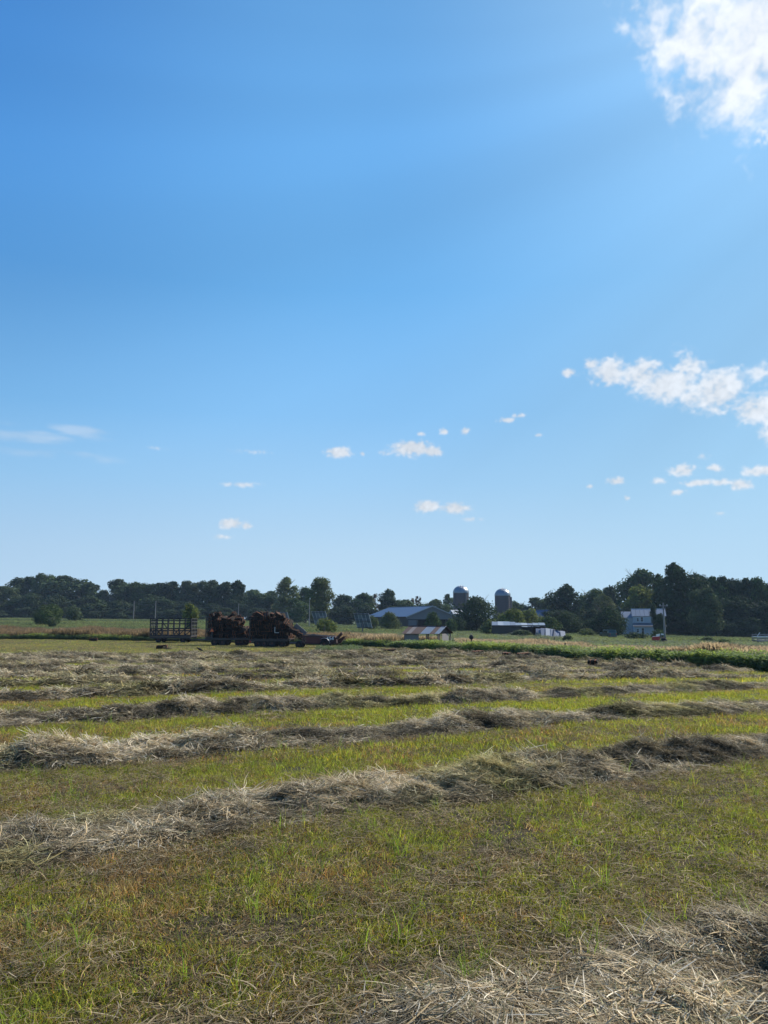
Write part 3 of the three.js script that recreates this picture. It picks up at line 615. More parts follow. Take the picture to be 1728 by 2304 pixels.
  tree('bush', 'shrub', 1318, 36, 1415, 165, PALE, 'small pale bush in front of the large dark bush', null, .3);
  // right wood
  tree('broadleaf_tree', 'oak', 1532, 118, 1281, 225, DARK, 'highest dark tree of the right wood, beside the utility pole', null, .25);
  tree('broadleaf_tree', 'round', 1490, 50, 1300, 240, DARK, 'dark tree behind the utility pole', null, .25);
  tree('broadleaf_tree', 'oak', 1578, 60, 1299, 235, DARK, 'dark tree on the right shoulder of the highest tree', null, .25);
  tree('broadleaf_tree', 'round', 1586, 82, 1330, 205, GREY, 'lighter drooping tree right of the highest dark tree', null, .25);
  [[1608, 60, 1306], [1640, 60, 1306], [1674, 54, 1308], [1708, 62, 1308], [1748, 70, 1310], [1800, 90, 1300]].forEach(([px, w, top], i) => tree('broadleaf_tree', i % 2 ? 'oak' : 'round', px, w * 1.2, top, 240, i % 3 ? DARK : MIDG, `dark tree of the right wood, ${ord[i]} right of the drooping tree`, null, .25));
  fillers(8, 1490, 1790, 1345, 20, 226, 232, DARK, 76, 'lower dark tree at the front foot of the right wood', 'lower trees at the foot of the right wood', 9);
  fillers(9, 1480, 1790, 1392, 10, 222, 226, DARK, 66, 'low dark brush under the edge of the right wood', 'brush under the right wood', 10);
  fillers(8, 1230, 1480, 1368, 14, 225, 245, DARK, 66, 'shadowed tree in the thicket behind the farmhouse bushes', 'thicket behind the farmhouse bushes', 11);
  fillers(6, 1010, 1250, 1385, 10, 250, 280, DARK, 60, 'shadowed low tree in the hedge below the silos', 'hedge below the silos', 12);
  // bushes and young trees standing free
  tree('bush', 'dome', 110, 72, 1363, 170, MIDG, 'round clipped-looking bush alone in the left meadow', null, .25);
  tree('bush', 'shrub', 117, 22, 1391, 150, GREY, 'little bush at the right foot of the lone round bush', null, .3);
  tree('bush', 'shrub', 170, 40, 1365, 230, GREY, 'dim bush right of the lone round bush, before the wood', null, .25);
  tree('young_tree', 'young', 428, 42, 1360, 130, YEL, 'young light green tree behind the empty hay rack wagon', null, .4);
  tree('bush', 'shrub', 735, 44, 1394, 150, YEL, 'light green bush right of the middle solar array', null, .4);
  tree('bush', 'bush', 876, 48, 1380, 200, PALE, 'sunlit bush in front of the long barn side', null, .3);
  tree('bush', 'shrub', 838, 26, 1386, 195, PALE, 'small bush beside the right solar array', null, .3);
  tree('bush', 'bush', 973, 36, 1379, 190, MIDG, 'rounded green bush in front of the barn gable', null, .3);
  tree('bush', 'shrub', 1012, 32, 1396, 185, MIDG, 'ragged bush right of the barn gable opening', null, .3);
  tree('bush', 'shrub', 1277, 26, 1430, 105, GREY, 'dark clump of weeds right of the collapsed blue roof', null, .25);
  tree('bush', 'shrub', 1430, 54, 1424, 150, GREY, 'purplish tangle of brush below the farmhouse', null, .25);
  tree('bush', 'shrub', 1476, 36, 1418, 152, MIDG, 'brush left of the utility pole foot', null, .3);
  tree('bush', 'shrub', 1625, 40, 1450, 110, MIDG, 'low bush in the right meadow behind the tan grass', null, .25);
  tree('bush', 'shrub', 1588, 30, 1443, 125, GREY, 'small dark weed clump in the right meadow', null, .25);
}

// ------------------------------------------------------------------ silos
{
  const rc = 3, H = 15.2, segs = 26, p = spot(1038, 300);
  const o = thing('silo', 'left farm silo with a silver dome and brown stave barrel', 'silo', p, 0);
  const yTop = EYE + Math.tan(Math.atan((1152 - 1334) / F) + PITCH) * 300 - p.y;
  part(o, 'barrel', new THREE.CylinderGeometry(rc, rc, yTop, 40), B.stave, [0, yTop / 2, 0]);
  const stave = mergeGeometries(Array.from({ length: 40 }, (_, i) => new THREE.BoxGeometry(.07, yTop, .05).translate(0, yTop / 2, rc + .01).rotateY(i / 40 * Math.PI * 2)));
  part(o, 'stave_joints', stave, B.band);
  for (let y = .6; y < yTop; y += .75) part(o, 'hoop', geoCache.hoop ??= new THREE.TorusGeometry(rc + .04, .025, 5, 40).rotateX(Math.PI / 2), B.band, [0, y, 0]);
  const prof = []; for (let i = 0; i <= 12; i++) { const a = i / 12 * Math.PI / 2; prof.push(new THREE.Vector2(Math.cos(a) * (rc + .08), Math.sin(a) * 2.75)); }
  part(o, 'dome', new THREE.LatheGeometry(prof, 36), B.silver, [0, yTop, 0]);
  const rib = new THREE.TubeGeometry(new THREE.CatmullRomCurve3(prof.map((q) => new THREE.Vector3(q.x + .01, q.y, 0))), 14, .035, 5);
  for (let i = 0; i < 16; i++) part(o, 'dome_rib', rib, B.silver, [0, yTop, 0], [0, i / 16 * Math.PI * 2, 0]);
  part(o, 'dome_collar', new THREE.CylinderGeometry(rc + .1, rc + .1, .22, 40), B.silver, [0, yTop, 0]);
  part(o, 'vent_cap', new THREE.ConeGeometry(.45, .4, 16), B.silver, [0, yTop + 2.85, 0]);
  part(o, 'unloading_chute', new THREE.CylinderGeometry(.5, .5, yTop - 1, 14), B.band, [rc * .5, yTop / 2, rc * .9]);
  const o2 = copyOf(o, 'right farm silo with a silver dome, lower in the picture than the other'); const p2 = spot(1132, 300);
  o2.position.copy(p2); o2.position.y = p.y - 1.05; o2.rotation.y = .9;
}

// ------------------------------------------------------------------ long barn with the broad gable
{
  const W = 18, L = 30, eave = 3.7, ridge = 6.9, p = spot(972, 246), th = -rad(64);
  const o = thing('barn', 'long low barn with a blue-grey metal roof and wide grey gable', 'barn', p, th);
  o.translateX(-L / 2);
  const hw = W / 2, rise = ridge - eave, sl = Math.hypot(hw + .5, rise * (hw + .5) / hw), an = Math.atan2(rise, hw);
  const gable = (x, name, lo) => part(o, name, prism([[-hw, lo], [hw, lo], [hw, eave], [0, ridge - .05], [-hw, eave]], .15).rotateY(Math.PI / 2), B.greyWall, [x, 0, 0]);
  gable(L / 2 - .08, 'gable_wall', eave - .9); gable(-L / 2 + .08, 'gable_wall', 0);
  for (const s of [-1, 1]) {
    const sheets = 15, w = (L + .8) / sheets;
    for (let i = 0; i < sheets; i++) {
      const g = geoCache['bs'] ??= new THREE.BoxGeometry(w - .03, .06, sl);
      part(o, 'roof_sheet', g, B.blueMetal, [-L / 2 - .4 + w * (i + .5), eave + rise / 2 + .08 - rise * .5 / hw / 2, s * (hw + .5) / 2], [s * an, 0, 0]);
    }
    part(o, 'wall', box(L - .4, eave, .15), s > 0 ? B.darkWood : B.greyWall, [0, eave / 2, s * (hw - .08)]);
    part(o, 'fascia', bar([L / 2 + .42, eave - .25, s * (hw + .5)], [L / 2 + .42, ridge + .05, 0], .09, .3), B.dullMetal);
  }
  part(o, 'ridge_cap', box(L + .9, .1, .5), B.dullMetal, [0, ridge + .12, 0]);
  for (const z of [-8.6, -5.2, -1.8, 1.8, 5.2, 8.6]) part(o, 'post', box(.25, eave, .25), B.darkWood, [L / 2 - .15, eave / 2, z]);
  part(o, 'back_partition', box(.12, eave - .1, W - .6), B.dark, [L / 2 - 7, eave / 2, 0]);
  part(o, 'side_wall_panel', box(.12, 2.6, 4), B.greyWall, [L / 2 - .28, 1.3, 6.9]);
  const q = spot(1027, 262), w = thing('outbuilding', 'tiny white roof corner showing beside the left silo foot', 'shed', q, .4);
  part(w, 'wall', box(4, 5, 3), B.shadedWhiteWall, [0, 2.5, 0]); part(w, 'roof', prism([[-1.9, 5], [1.9, 5], [0, 6.3]], 4.4).rotateY(Math.PI / 2), B.dullMetal);
  const b = spot(1208, 245), f = thing('farm_building', 'blue roofed farm building almost hidden among trees right of the silos', 'farm building', b, -.9);
  part(f, 'wall', box(9, 4.4, 6), B.greyWall, [0, 2.2, 0]); part(f, 'roof', prism([[-3.4, 4.4], [3.4, 4.4], [0, 6.6]], 9.6).rotateY(Math.PI / 2), B.blueMetal); part(f, 'ridge_cap', box(9.7, .1, .4), B.dullMetal, [0, 6.62, 0]);
}

// ------------------------------------------------------------------ small open shed with rusty sheets
{
  const L = 4.5, W = 4.1, eave = 1.75, ridge = 2.65, p = spot(962, 84), o = thing('open_shed', 'small open shed in the tall grass with patched rusty and silver roof', 'shed', p, -rad(27));
  o.scale.set(.86, .78, .86);
  const hw = W / 2, rise = ridge - eave, an = Math.atan2(rise, hw), ov = .3, sl = Math.hypot(hw + ov, rise * (hw + ov) / hw), n = 8, w = (L + .6) / n;
  const kinds = [B.rustSheet, B.paleSheet, B.rustSheet, B.rustSheet, B.silver, B.silver, B.rustSheet, B.silver], back = [B.silver, B.rustSheet, B.rustSheet, B.silver, B.rustSheet, B.silver, B.silver, B.rustSheet], rr = mulberry(4);
  const sheet = (() => { const g = [], k = 9; for (let i = 0; i < k; i++) g.push(new THREE.CylinderGeometry(w / k * .5, w / k * .5, sl, 6, 1).rotateX(Math.PI / 2).scale(1, .35, 1).translate((i - (k - 1) / 2) * w / k, 0, 0)); g.push(new THREE.BoxGeometry(w + .03, .012, sl)); return mergeGeometries(g); })();
  for (const s of [-1, 1]) for (let i = 0; i < n; i++) part(o, 'roof_sheet', sheet, (s > 0 ? kinds : back)[i], [-L / 2 - .3 + w * (i + .5), eave + rise / 2 - rise * ov / hw / 2 + .07 + rr() * .02, s * (hw + ov) / 2 + (rr() - .5) * .08], [s * an, (rr() - .5) * .02, 0]);
  part(o, 'ridge_cap', box(L + .5, .05, .3), B.rustSheet, [0, ridge + .1, 0]);
  for (const x of [-L / 2, -L / 6, L / 6, L / 2]) for (const z of [-hw + .1, hw - .1]) part(o, 'post', box(.13, eave, .13), B.oldWood, [x, eave / 2, z]);
  for (const z of [-hw + .1, hw - .1]) part(o, 'beam', box(L + .3, .16, .1), B.darkWood, [0, eave - .02, z]);
  for (let i = 0; i < 5; i++) part(o, 'wall_board', box(.37, eave - .1, .03), B.greyWood, [-L / 2 + .22 + i * .385, eave / 2, hw - .02]);
  for (let i = 0; i < 4; i++) part(o, 'wall_board', box(.03, eave - .1, .5), B.greyWood, [L / 2 + .02, eave / 2, -1.05 + i * .52]);
  for (let i = 0; i < 5; i++) part(o, 'wall_board', box(.03, eave - .1, .5), B.greyWood, [-L / 2 - .02, eave / 2, -1.05 + i * .52]);
  part(o, 'gable_boards', prism([[-hw, eave + .05], [hw, eave + .05], [0, ridge - .02]], .05).rotateY(Math.PI / 2), B.darkWood, [L / 2 - .12, 0, 0]);
  part(o, 'gable_boards', prism([[-hw, eave + .05], [hw, eave + .05], [0, ridge - .02]], .05).rotateY(Math.PI / 2), B.darkWood, [-L / 2 + .12, 0, 0]);
  part(o, 'rail', box(1.4, .12, .05), B.oldWood, [.8, .8, hw - .05]);
}

// ------------------------------------------------------------------ long pole shed and its collapsed lean-to
{
  const p = spot(1166, 152), o = thing('pole_shed', 'long low pole shed with a sagging pale metal roof', 'shed', p, -rad(8)), L = 10.2, D = 4.5, h = 2.1, n = 9, w = L / n, r = mulberry(41);
  for (let i = 0; i < n; i++) part(o, 'roof_sheet', box(w + .06, .05, D + .4), i % 4 === 1 ? B.dullMetal : i % 3 ? B.silver : B.tarnished, [-L / 2 + w * (i + .5), h + .32 + .10 * Math.sin(i * .9) - i * .03, 0], [rad(7 + 2 * r()), 0, rad(-1.5 + 3 * (r() - .5))]);
  for (let i = 0; i < 5; i++) for (const z of [-D / 2 + .1, D / 2 - .1]) part(o, 'post', box(.16, h, .16), B.darkWood, [-L / 2 + .2 + i * (L - .4) / 4, h / 2, z]);
  part(o, 'back_wall', box(L, h, .1), B.darkWood, [0, h / 2, -D / 2 + .2]); for (const x of [-L / 2, L / 2]) part(o, 'end_wall', box(.1, h, D - .2), B.darkWood, [x, h / 2, 0]);
  part(o, 'front_wall', box(L * .55, h - .2, .1), B.darkWood, [-L * .22, h / 2 - .1, D / 2 - .06]);
  part(o, 'beam', box(L, .2, .12), B.darkWood, [0, h - .05, D / 2 + .02]);
  const q = spot(1238, 142), c = thing('collapsed_roof', 'collapsed blue-silver metal roof sloping to the ground beside the pole shed', 'roof', q, -rad(14));
  for (let i = 0; i < 6; i++) part(c, 'roof_sheet', box(.88, .05, 2.9), i === 2 ? B.dullMetal : i === 4 ? B.blueMetal : B.tarnished, [-2.2 + i * .88, .82 + .12 * Math.sin(i * 1.3) - Math.max(0, i - 3) * .22, .1], [rad(33 + 3 * r()), rad(2), rad(-6 - 2 * i)]);
  for (const x of [-2.4, -1, .6]) part(c, 'rafter', bar([x, .15, 1.3], [x, 1.6, -1.1], .1), B.darkWood);
  for (const x of [-2.3, -.2]) part(c, 'post', box(.13, 1.5, .13), B.oldWood, [x, .75, -1.05]);
  part(c, 'beam', box(4.4, .14, .12), B.darkWood, [-.4, 1.42, -1.05]);
  for (let i = 0; i < 4; i++) part(c, 'wall_board', box(.22, 1.0, .04), B.greyWood, [-2.55 + i * .27, .5, 1.35]);
}

// ------------------------------------------------------------------ farmhouse
{
  const d = 198, p = spot(1456, d), o = thing('farmhouse', 'white two-storey farmhouse with lower wings half hidden by trees', 'house', p, -rad(14));
  p.y = 0;
  const siding = (w, h, x, y, z, ry = 0) => { for (let yy = .11; yy < h; yy += .22) part(o, 'siding_board', geoCache['sd' + w] ??= new THREE.BoxGeometry(w, .2, .04), B.shadedWhiteWall, [x, y + yy, z], [rad(-3), ry, 0]); };
  const wall = (w, h, dd, x, y, z) => part(o, 'wall', box(w, h, dd), B.shadedWhiteWall, [x, y, z]);
  // main block, ridge along x, its left gable turned a little to the eye
  const ridge = 6.75, eave = 5.0;
  wall(7.6, eave, 4.6, .35, eave / 2, -.4);
  for (const x of [-3.37, 4.07]) part(o, 'gable_wall', prism([[-2.3, eave], [2.3, eave], [0, ridge - .05]], .16).rotateY(Math.PI / 2), B.shadedWhiteWall, [x, 0, -.4]);
  for (const s of [-1, 1]) for (let i = 0; i < 8; i++) part(o, 'roof_sheet', box(1.0, .07, 3.15), B.roofPale, [-3.3 + i * 1.04, (ridge + eave) / 2 + .05, -.4 + s * 1.32], [s * Math.atan2(ridge - eave, 2.3), 0, 0]);
  part(o, 'ridge_cap', box(8.3, .09, .3), B.whiteTrim, [.35, ridge + .12, -.4]);
  siding(7.6, 4.9, .35, .05, 1.93);
  // front lean-to and porch
  wall(7.4, 2.5, 2.2, .2, 1.25, 3.5);
  part(o, 'porch_roof', box(7.9, .14, 2.9), B.shingle, [.2, 2.85, 3.55], [rad(16), 0, 0]);
  siding(7.4, 2.4, .2, .05, 4.63);
  wall(2.6, 4.6, 4, -4.7, 2.3, -2.5); part(o, 'wing_roof', prism([[-2.2, 4.6], [2.2, 4.6], [0, 6.2]], 3.0).rotateY(Math.PI / 2), B.roofPale, [-4.7, 0, -2.5]);
  const win = (x, y, z, w, h) => { const f = part(o, 'window', box(w + .18, h + .18, .08), B.whiteTrim, [x, y, z]); part(f, 'pane', box(w, h, .03), B.glass, [0, 0, .045]); part(f, 'glazing_bar', box(w, .05, .02), B.whiteTrim, [0, 0, .07]); };
  win(-2.4, 4.1, 1.98, .5, .8); win(-1.4, 4.2, 1.98, .6, 1.1); win(1.9, 4.2, 1.98, .6, 1.0); win(-2.7, 1.4, 4.68, .55, .8); win(-1.5, 1.3, 4.68, .6, 1.5); win(1.9, 1.4, 4.68, .7, 1.4);
  tree('broadleaf_tree', 'tall', 1471, 15, 1363, 188, DARK, 'narrow dark tree standing close before the farmhouse front', null, .25);
  tree('broadleaf_tree', 'round', 1487, 30, 1384, 186, DARK, 'dark tree covering the right end of the farmhouse', null, .25);
}

// ------------------------------------------------------------------ solar arrays, turned to the sun and seen from behind
{
  const w = 3.55, h = 3.35, cols = 4, rowsN = 3;
  const make = (px, cy, d, label) => {
    const x = colX(px, d), g = ground(x, -d), o = thing('solar_array', label, 'solar panel', new THREE.Vector3(x, g, -d), rad(-30)), y = EYE - (cy - 1395) / F * d - g;
    const m = part(o, 'panel_frame', mergeGeometries([-.5, 0, .5].map((t) => new THREE.BoxGeometry(w, .1, .08).translate(0, t * (h - .3), .07))), B.steel, [0, y, 0], [rad(27), 0, 0]);
    for (let i = 0; i < cols; i++) for (let j = 0; j < rowsN; j++) part(m, 'solar_panel', box(w / cols - .1, h / rowsN - .06, .045), (i + j) % 3 ? B.panelBack : B.panelBackPale, [(i - 1.5) * w / cols, (j - 1) * h / rowsN, 0]);
    for (let i = 0; i <= cols; i++) part(m, 'rail', box(.09, h, .05), B.panelEdge, [(i - 2) * w / cols, 0, .02]);
    part(o, 'pole', cyl(.11, .13, y + .3, 10), B.steel, [0, y / 2 - .2, .22]); part(o, 'brace', bar([0, y * .55, .25], [.8, y, .25], .07), B.steel);
  };
  make(636, 1392, 178, 'leftmost tilted solar array, just above the loaded hay wagon'); make(721, 1392, 165, 'middle tilted solar array, in front of the tall leafy tree'); make(817, 1397, 160, 'right tilted solar array, at the left end of the barn');
}

// ------------------------------------------------------------------ utility poles and wires
{
  const pole = (px, d, top, label, arm) => {
    const p = spot(px, d), h = EYE + Math.tan(Math.atan((1152 - top) / F) + PITCH) * d - p.y, o = thing('utility_pole', label, 'utility pole', p);
    part(o, 'pole', cyl(.10, .17, h + .5, 10), B.greyWood, [0, h / 2 - .25, 0]);
    if (arm) { part(o, 'crossarm', box(1.6, .12, .12), B.greyWood, [0, h - .5, .12], [0, .3, 0]); for (const x of [-.65, .65]) part(o, 'insulator', cyl(.05, .06, .18, 8), B.white, [x * .95, h - .35, .12 - x * .3]); part(o, 'brace', bar([-.5, h - .5, .15], [0, h - 1.1, .15], .05), B.steel); part(o, 'brace', bar([.5, h - .5, .15], [0, h - 1.1, .15], .05), B.steel); }
    return new THREE.Vector3(p.x, p.y + h - .25, p.z);
  };
  pole(1494, 122, 1356, 'weathered utility pole with a crossarm standing before the farmhouse', true);
  const tops = [pole(300, 300, 1352, 'faint utility pole in front of the left wood'), pole(349, 296, 1352, 'faint utility pole behind the empty hay rack wagon'), pole(536, 290, 1358, 'faint utility pole behind the left loaded wagon'), pole(696, 225, 1350, 'pale utility pole below the tall leafy tree')];
  for (let i = 0; i < 3; i++) for (let k = 0; k < 2; k++) {
    const a = tops[i].clone(), b = tops[i + 1].clone(), off = k * -.9; a.y += off; b.y += off;
    const c = new THREE.QuadraticBezierCurve3(a, a.clone().add(b).multiplyScalar(.5).add(new THREE.Vector3(0, -a.distanceTo(b) * .05, 0)), b), m = new THREE.Mesh(new THREE.TubeGeometry(c, 20, .022, 4), B.steel);
    m.name = numbered('power_line'); tag(m, `${k ? 'lower' : 'upper'} thin wire hung between ${['the two left poles before the wood', 'the poles behind the empty and loaded wagons', 'the pole behind the loaded wagon and the pale pole'][i]}`, 'wire'); scene.add(m);
  }
}

// ------------------------------------------------------------------ fence posts
{
  const list = [[195, 1419, 8, 'left of the empty wagon, first in the grass'], [241, 1420, 9, 'left of the empty wagon, second along'], [282, 1421, 8, 'left of the empty wagon, third along'], [330, 1423, 9, 'just left of the empty wagon'], [446, 1432, 14, 'right of the young tree, leaning'], [670, 1424, 14, 'right of the big hay load, behind it'], [684, 1427, 20, 'leaning, above the red machine'], [692, 1428, 12, 'short, above the red machine'], [717, 1430, 12, 'short, beside the tall one right of the red machine'], [730, 1430, 27, 'tallest, above the wheel of the red machine'], [802, 1444, 9, 'right of the upturned forks, thin'], [818, 1444, 9, 'right of the upturned forks, dark'], [1216, 1448, 10, 'below the collapsed blue roof, first'], [1246, 1450, 12, 'below the collapsed blue roof, second'], [1270, 1478, 20, 'in the weeds before the dark weed clump']];
  list.forEach(([px, py, h, where], i) => {
    const d = px > 1260 && px < 1280 ? 56 : table([0, 430, 800, 1300], [128, 118, 108, 98], px), p = spot(px, d), H = Math.max(h / F * d + .35, .9), o = thing('fence_post', `weathered fence post ${where}`, 'post', p, i);
    part(o, 'post', cyl(.05, .065, H + .3, 8), B.darkWood, [0, H / 2 - .15, 0], [0, 0, where.includes('lean') ? .16 : (i % 3 - 1) * .03]);
    part(o, 'wire_staple', box(.02, .03, .16), B.steel, [0, H * .72, 0]);
  });
  const p = spot(1060, 66), o = thing('marker_post', 'dark post with a round head in the grass right of the open shed', 'post', p);
  part(o, 'post', cyl(.05, .06, 1.1, 8), B.darkWood, [0, .5, 0]); part(o, 'round_head', new THREE.SphereGeometry(.19, 14, 10).scale(1, 1.1, .8), B.dark, [0, 1.2, 0]);
}

// ------------------------------------------------------------------ hay bales
function baleGeo(seed) {
  const g = new THREE.BoxGeometry(.92, .36, .46, 18, 7, 9), r = mulberry(seed), P = g.attributes.position;
  for (let i = 0; i < P.count; i++) {
    let x = P.getX(i), y = P.getY(i), z = P.getZ(i);
    const rx = Math.abs(x) / .46, ry = Math.abs(y) / .18, rz = Math.abs(z) / .23, edge = Math.max(0, rx + ry - 1.6) + Math.max(0, ry + rz - 1.6) + Math.max(0, rx + rz - 1.6);
    const groove = Math.exp(-(((Math.abs(z) - .11) / .03) ** 2)) * .02, n = fbm(x * 14 + seed * 3, y * 14 + z * 17 + seed, 2) - .5, k = 1 - edge * .09 + n * .10;
    P.setXYZ(i, x * k, y * k - Math.sign(y) * groove * (ry > .95 ? 1 : 0), z * k);
  }
  g.computeVertexNormals(); return g;
}
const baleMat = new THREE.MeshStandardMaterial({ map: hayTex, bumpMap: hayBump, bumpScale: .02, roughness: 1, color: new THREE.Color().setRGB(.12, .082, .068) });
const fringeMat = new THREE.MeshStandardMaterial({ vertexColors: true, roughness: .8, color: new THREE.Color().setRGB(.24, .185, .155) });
const fringe = [0, 1].map((k) => { const R = new Ribbons(), r = mulberry(800 + k); for (let i = 0; i < 70; i++) { const f = Math.floor(r() * 3), s = r() < .5 ? -1 : 1, q = [(r() - .5) * .9, (r() - .5) * .34, (r() - .5) * .44]; q[f] = s * [.46, .18, .23][f]; const c = HAY[Math.floor(r() * HAY.length)]; strand(R, r, ...q, .12 + .14 * r(), .006, .9, c); } return R.geo(); });
function makeBale(k) {
  const o = new THREE.Group();
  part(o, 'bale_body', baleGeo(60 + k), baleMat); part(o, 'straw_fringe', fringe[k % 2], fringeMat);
  for (const z of [-.11, .11]) part(o, 'twine', geoCache.twine ??= mergeGeometries([[[-.47, .172, 0], [.47, .172, 0]], [[-.47, -.172, 0], [.47, -.172, 0]], [[-.465, -.172, 0], [-.465, .172, 0]], [[.465, -.172, 0], [.465, .172, 0]]].map(([a, b]) => rod(a, b, .005, .005, 4))), B.orange, [0, 0, z]);
  return o;
}
const baleProto = [0, 1, 2, 3].map(makeBale);
function bale(pos, rx, ry, rz, label, group) {
  const o = baleProto[Math.floor(hash(Math.round(pos.x * 100), Math.round(pos.z * 100 + pos.y * 37)) * 4)].clone();
  o.name = numbered('hay_bale'); o.position.copy(pos); o.rotation.set(rx, ry, rz, 'YXZ'); scene.add(o);
  return tag(o, label, 'hay bale', group);
}
[[210, 1443, .1, 'hay bale lying far left, in front of the rusty tall grass'], [364, 1461, .15, 'hay bale lying in front of the empty hay rack wagon'], [877, 1472, .5, 'hay bale lying left of centre, before the open shed'], [1075, 1476, .7, 'hay bale at the field edge right of the open shed, leftmost of three'], [1140, 1481, 1.2, 'small dark hay bale in the middle of three at the field edge'], [1178, 1482, .6, 'hay bale at the weed edge, rightmost of three close together'], [1335, 1502, 1.25, 'dark hay bale alone at the right, end on, before the weeds']].forEach(([px, py, ry, label], i) => {
  const p = hit(px, py); p.y += .19; bale(p, 0, ry, i % 2 * .04, label);
});
{
  const p = hit(380, 1462), o = thing('hay_clod', 'tuft of hay broken off the bale before the empty wagon', 'hay', p);
  part(o, 'hay_heap', new THREE.SphereGeometry(.22, 12, 8).scale(1.1, .6, .9), M.mound, [0, .08, 0]); part(o, 'straw_fringe', fringe[1], M.straw, [0, .1, 0]);
}

// ------------------------------------------------------------------ wagons
function wheel(parent, x, z, r, w = .2) {
  const t = part(parent, 'wheel', geoCache['ty' + r + w] ??= new THREE.TorusGeometry(r - w / 2, w / 2, 10, 26).scale(1, 1, 1.25), B.tyre, [x, r, z]);
  part(t, 'rim', geoCache['ri' + r + w] ??= new THREE.CylinderGeometry(r - w * .8, r - w * .8, w * .7, 18).rotateX(Math.PI / 2), B.rim);
  part(t, 'hub', geoCache['hu' + r + w] ??= new THREE.CylinderGeometry(r * .2, r * .25, w * 1.3, 10).rotateX(Math.PI / 2), B.redPaint);
  return t;
}
function gear(o, L, W, r) {                                       // wheels, axles, reach pole, tongue; front is +x
  for (const x of [-L * .3, L * .3]) { for (const s of [-1, 1]) wheel(o, x, s * (W / 2 - .2), r); part(o, 'axle', box(.12, .12, W - .5), B.steel, [x, r, 0]); part(o, 'bolster', box(.14, .22, W - .7), B.darkWood, [x, r + .22, 0]); }
  part(o, 'reach_pole', box(L * .62, .1, .1), B.steel, [0, r + .02, 0]);
  part(o, 'tongue', bar([L * .3, r, 0], [L * .5 + 1.5, .35, 0], .09), B.steel);
}
function deck(o, L, W, y, mat = B.darkWood) {
  const n = 8, w = W / n; for (let i = 0; i < n; i++) part(o, 'deck_board', geoCache['db' + L + w] ??= new THREE.BoxGeometry(L, .05, w - .012), mat, [0, y, -W / 2 + w * (i + .5)]);
  for (const s of [-1, 1]) part(o, 'side_sill', box(L, .18, .08), mat, [0, y - .12, s * (W / 2 + .02)]);
  for (let i = 0; i < 5; i++) part(o, 'cross_sill', box(.1, .12, W - .1), mat, [-L / 2 + .2 + i * (L - .4) / 4, y - .1, 0]);
}
function rackSide(o, x0, x1, z, y0, y1, bays, braces, mat) {       // posts, rails and cross braces in the plane z
  const w = (x1 - x0) / bays;
  for (let i = 0; i <= bays; i++) part(o, 'rack_post', box(.1, y1 - y0, .09), mat, [x0 + w * i, (y0 + y1) / 2, z]);
  const h = y1 - y0;
  for (const t of [.02, .30, .42, .70, .88, .985]) for (let i = 0; i < bays; i++) { if ((i * 7 + Math.round(t * 100)) % 5 === 1 && t > .1 && t < .9) continue; part(o, 'rack_rail', geoCache['rr' + w.toFixed(3)] ??= new THREE.BoxGeometry(w - .09, .11, .04), mat, [x0 + w * (i + .5), y0 + h * t, z]); }
  for (const [i, a, b] of braces) part(o, 'rack_brace', bar([x0 + w * i, y0 + h * a, z + .05], [x0 + w * (i + 1), y0 + h * b, z + .05], .09, .03), mat);
}
function rackEnd(o, x, W, y0, y1, bays, mat) {
  for (let i = 0; i <= bays; i++) part(o, 'end_post', box(.1, y1 - y0, .09), mat, [x, (y0 + y1) / 2, -W / 2 + W * i / bays]);
  for (const t of [.02, .22, .42, .62, .82, .985]) part(o, 'end_rail', box(.04, .075, W), mat, [x + .06, y0 + (y1 - y0) * t, 0]);
}
{ // empty rack wagon
  const p = hit(390, 1446), d = -p.z, k = d / F, L = 92 * k, H = (1446 - 1393) * k, W = 2.3, y = .72;
  const o = thing('hay_rack_wagon', 'empty hay wagon with a tall open lattice rack', 'hay wagon', p, rad(-3));
  gear(o, L, W, .36); deck(o, L, W, y);
  rackSide(o, -L / 2 + .05, L / 2 - .05, W / 2, y + .05, H, 7, [[0, .42, .05], [0, .05, .42], [1, .05, .42], [1, .42, .05], [2, .85, .42], [4, .42, .05], [5, .05, .42], [6, .42, .70], [6, .05, .3]], B.rackPaint);
  rackSide(o, -L / 2 + .05, L / 2 - .05, -W / 2, y + .05, H, 7, [[3, .05, .42], [5, .4, .7]], B.rackPaint);
  rackEnd(o, -L / 2 + .03, W, y + .05, H, 4, B.rackPaint); rackEnd(o, L / 2 - .06, W, y + .05, H, 4, B.rackPaint);
}
function loadBales(base, turn, x0, x1, W, y0, heightAt, seed, label, group) {
  const r = mulberry(seed), c = Math.cos(turn), s = Math.sin(turn);
  for (let lay = 0; lay < 9; lay++) for (let x = x0; x < x1; x += .62) for (let z = -W / 2 + .3; z <= W / 2 - .2; z += .52) {
    const y = y0 + .2 + lay * .34, top = heightAt(x) + (r() - .5) * .3; if (y > top) continue;
    const shell = z > W / 2 - .85 || z < -W / 2 + .5 || x < x0 + .5 || x > x1 - .7 || y > top - .62; if (!shell) continue;
    const jx = x + (r() - .5) * .3, jz = z + (r() - .5) * .16, wild = y > top - .5 ? 1.1 : .35;
    bale(new THREE.Vector3(base.x + jx * c + jz * s, base.y + y, base.z - jx * s + jz * c), (r() - .5) * wild, turn + (r() < .5 ? 0 : 1.4) + (r() - .5) * 1.0 * wild, (r() - .5) * wild * 1.3, label, group);
  }
}
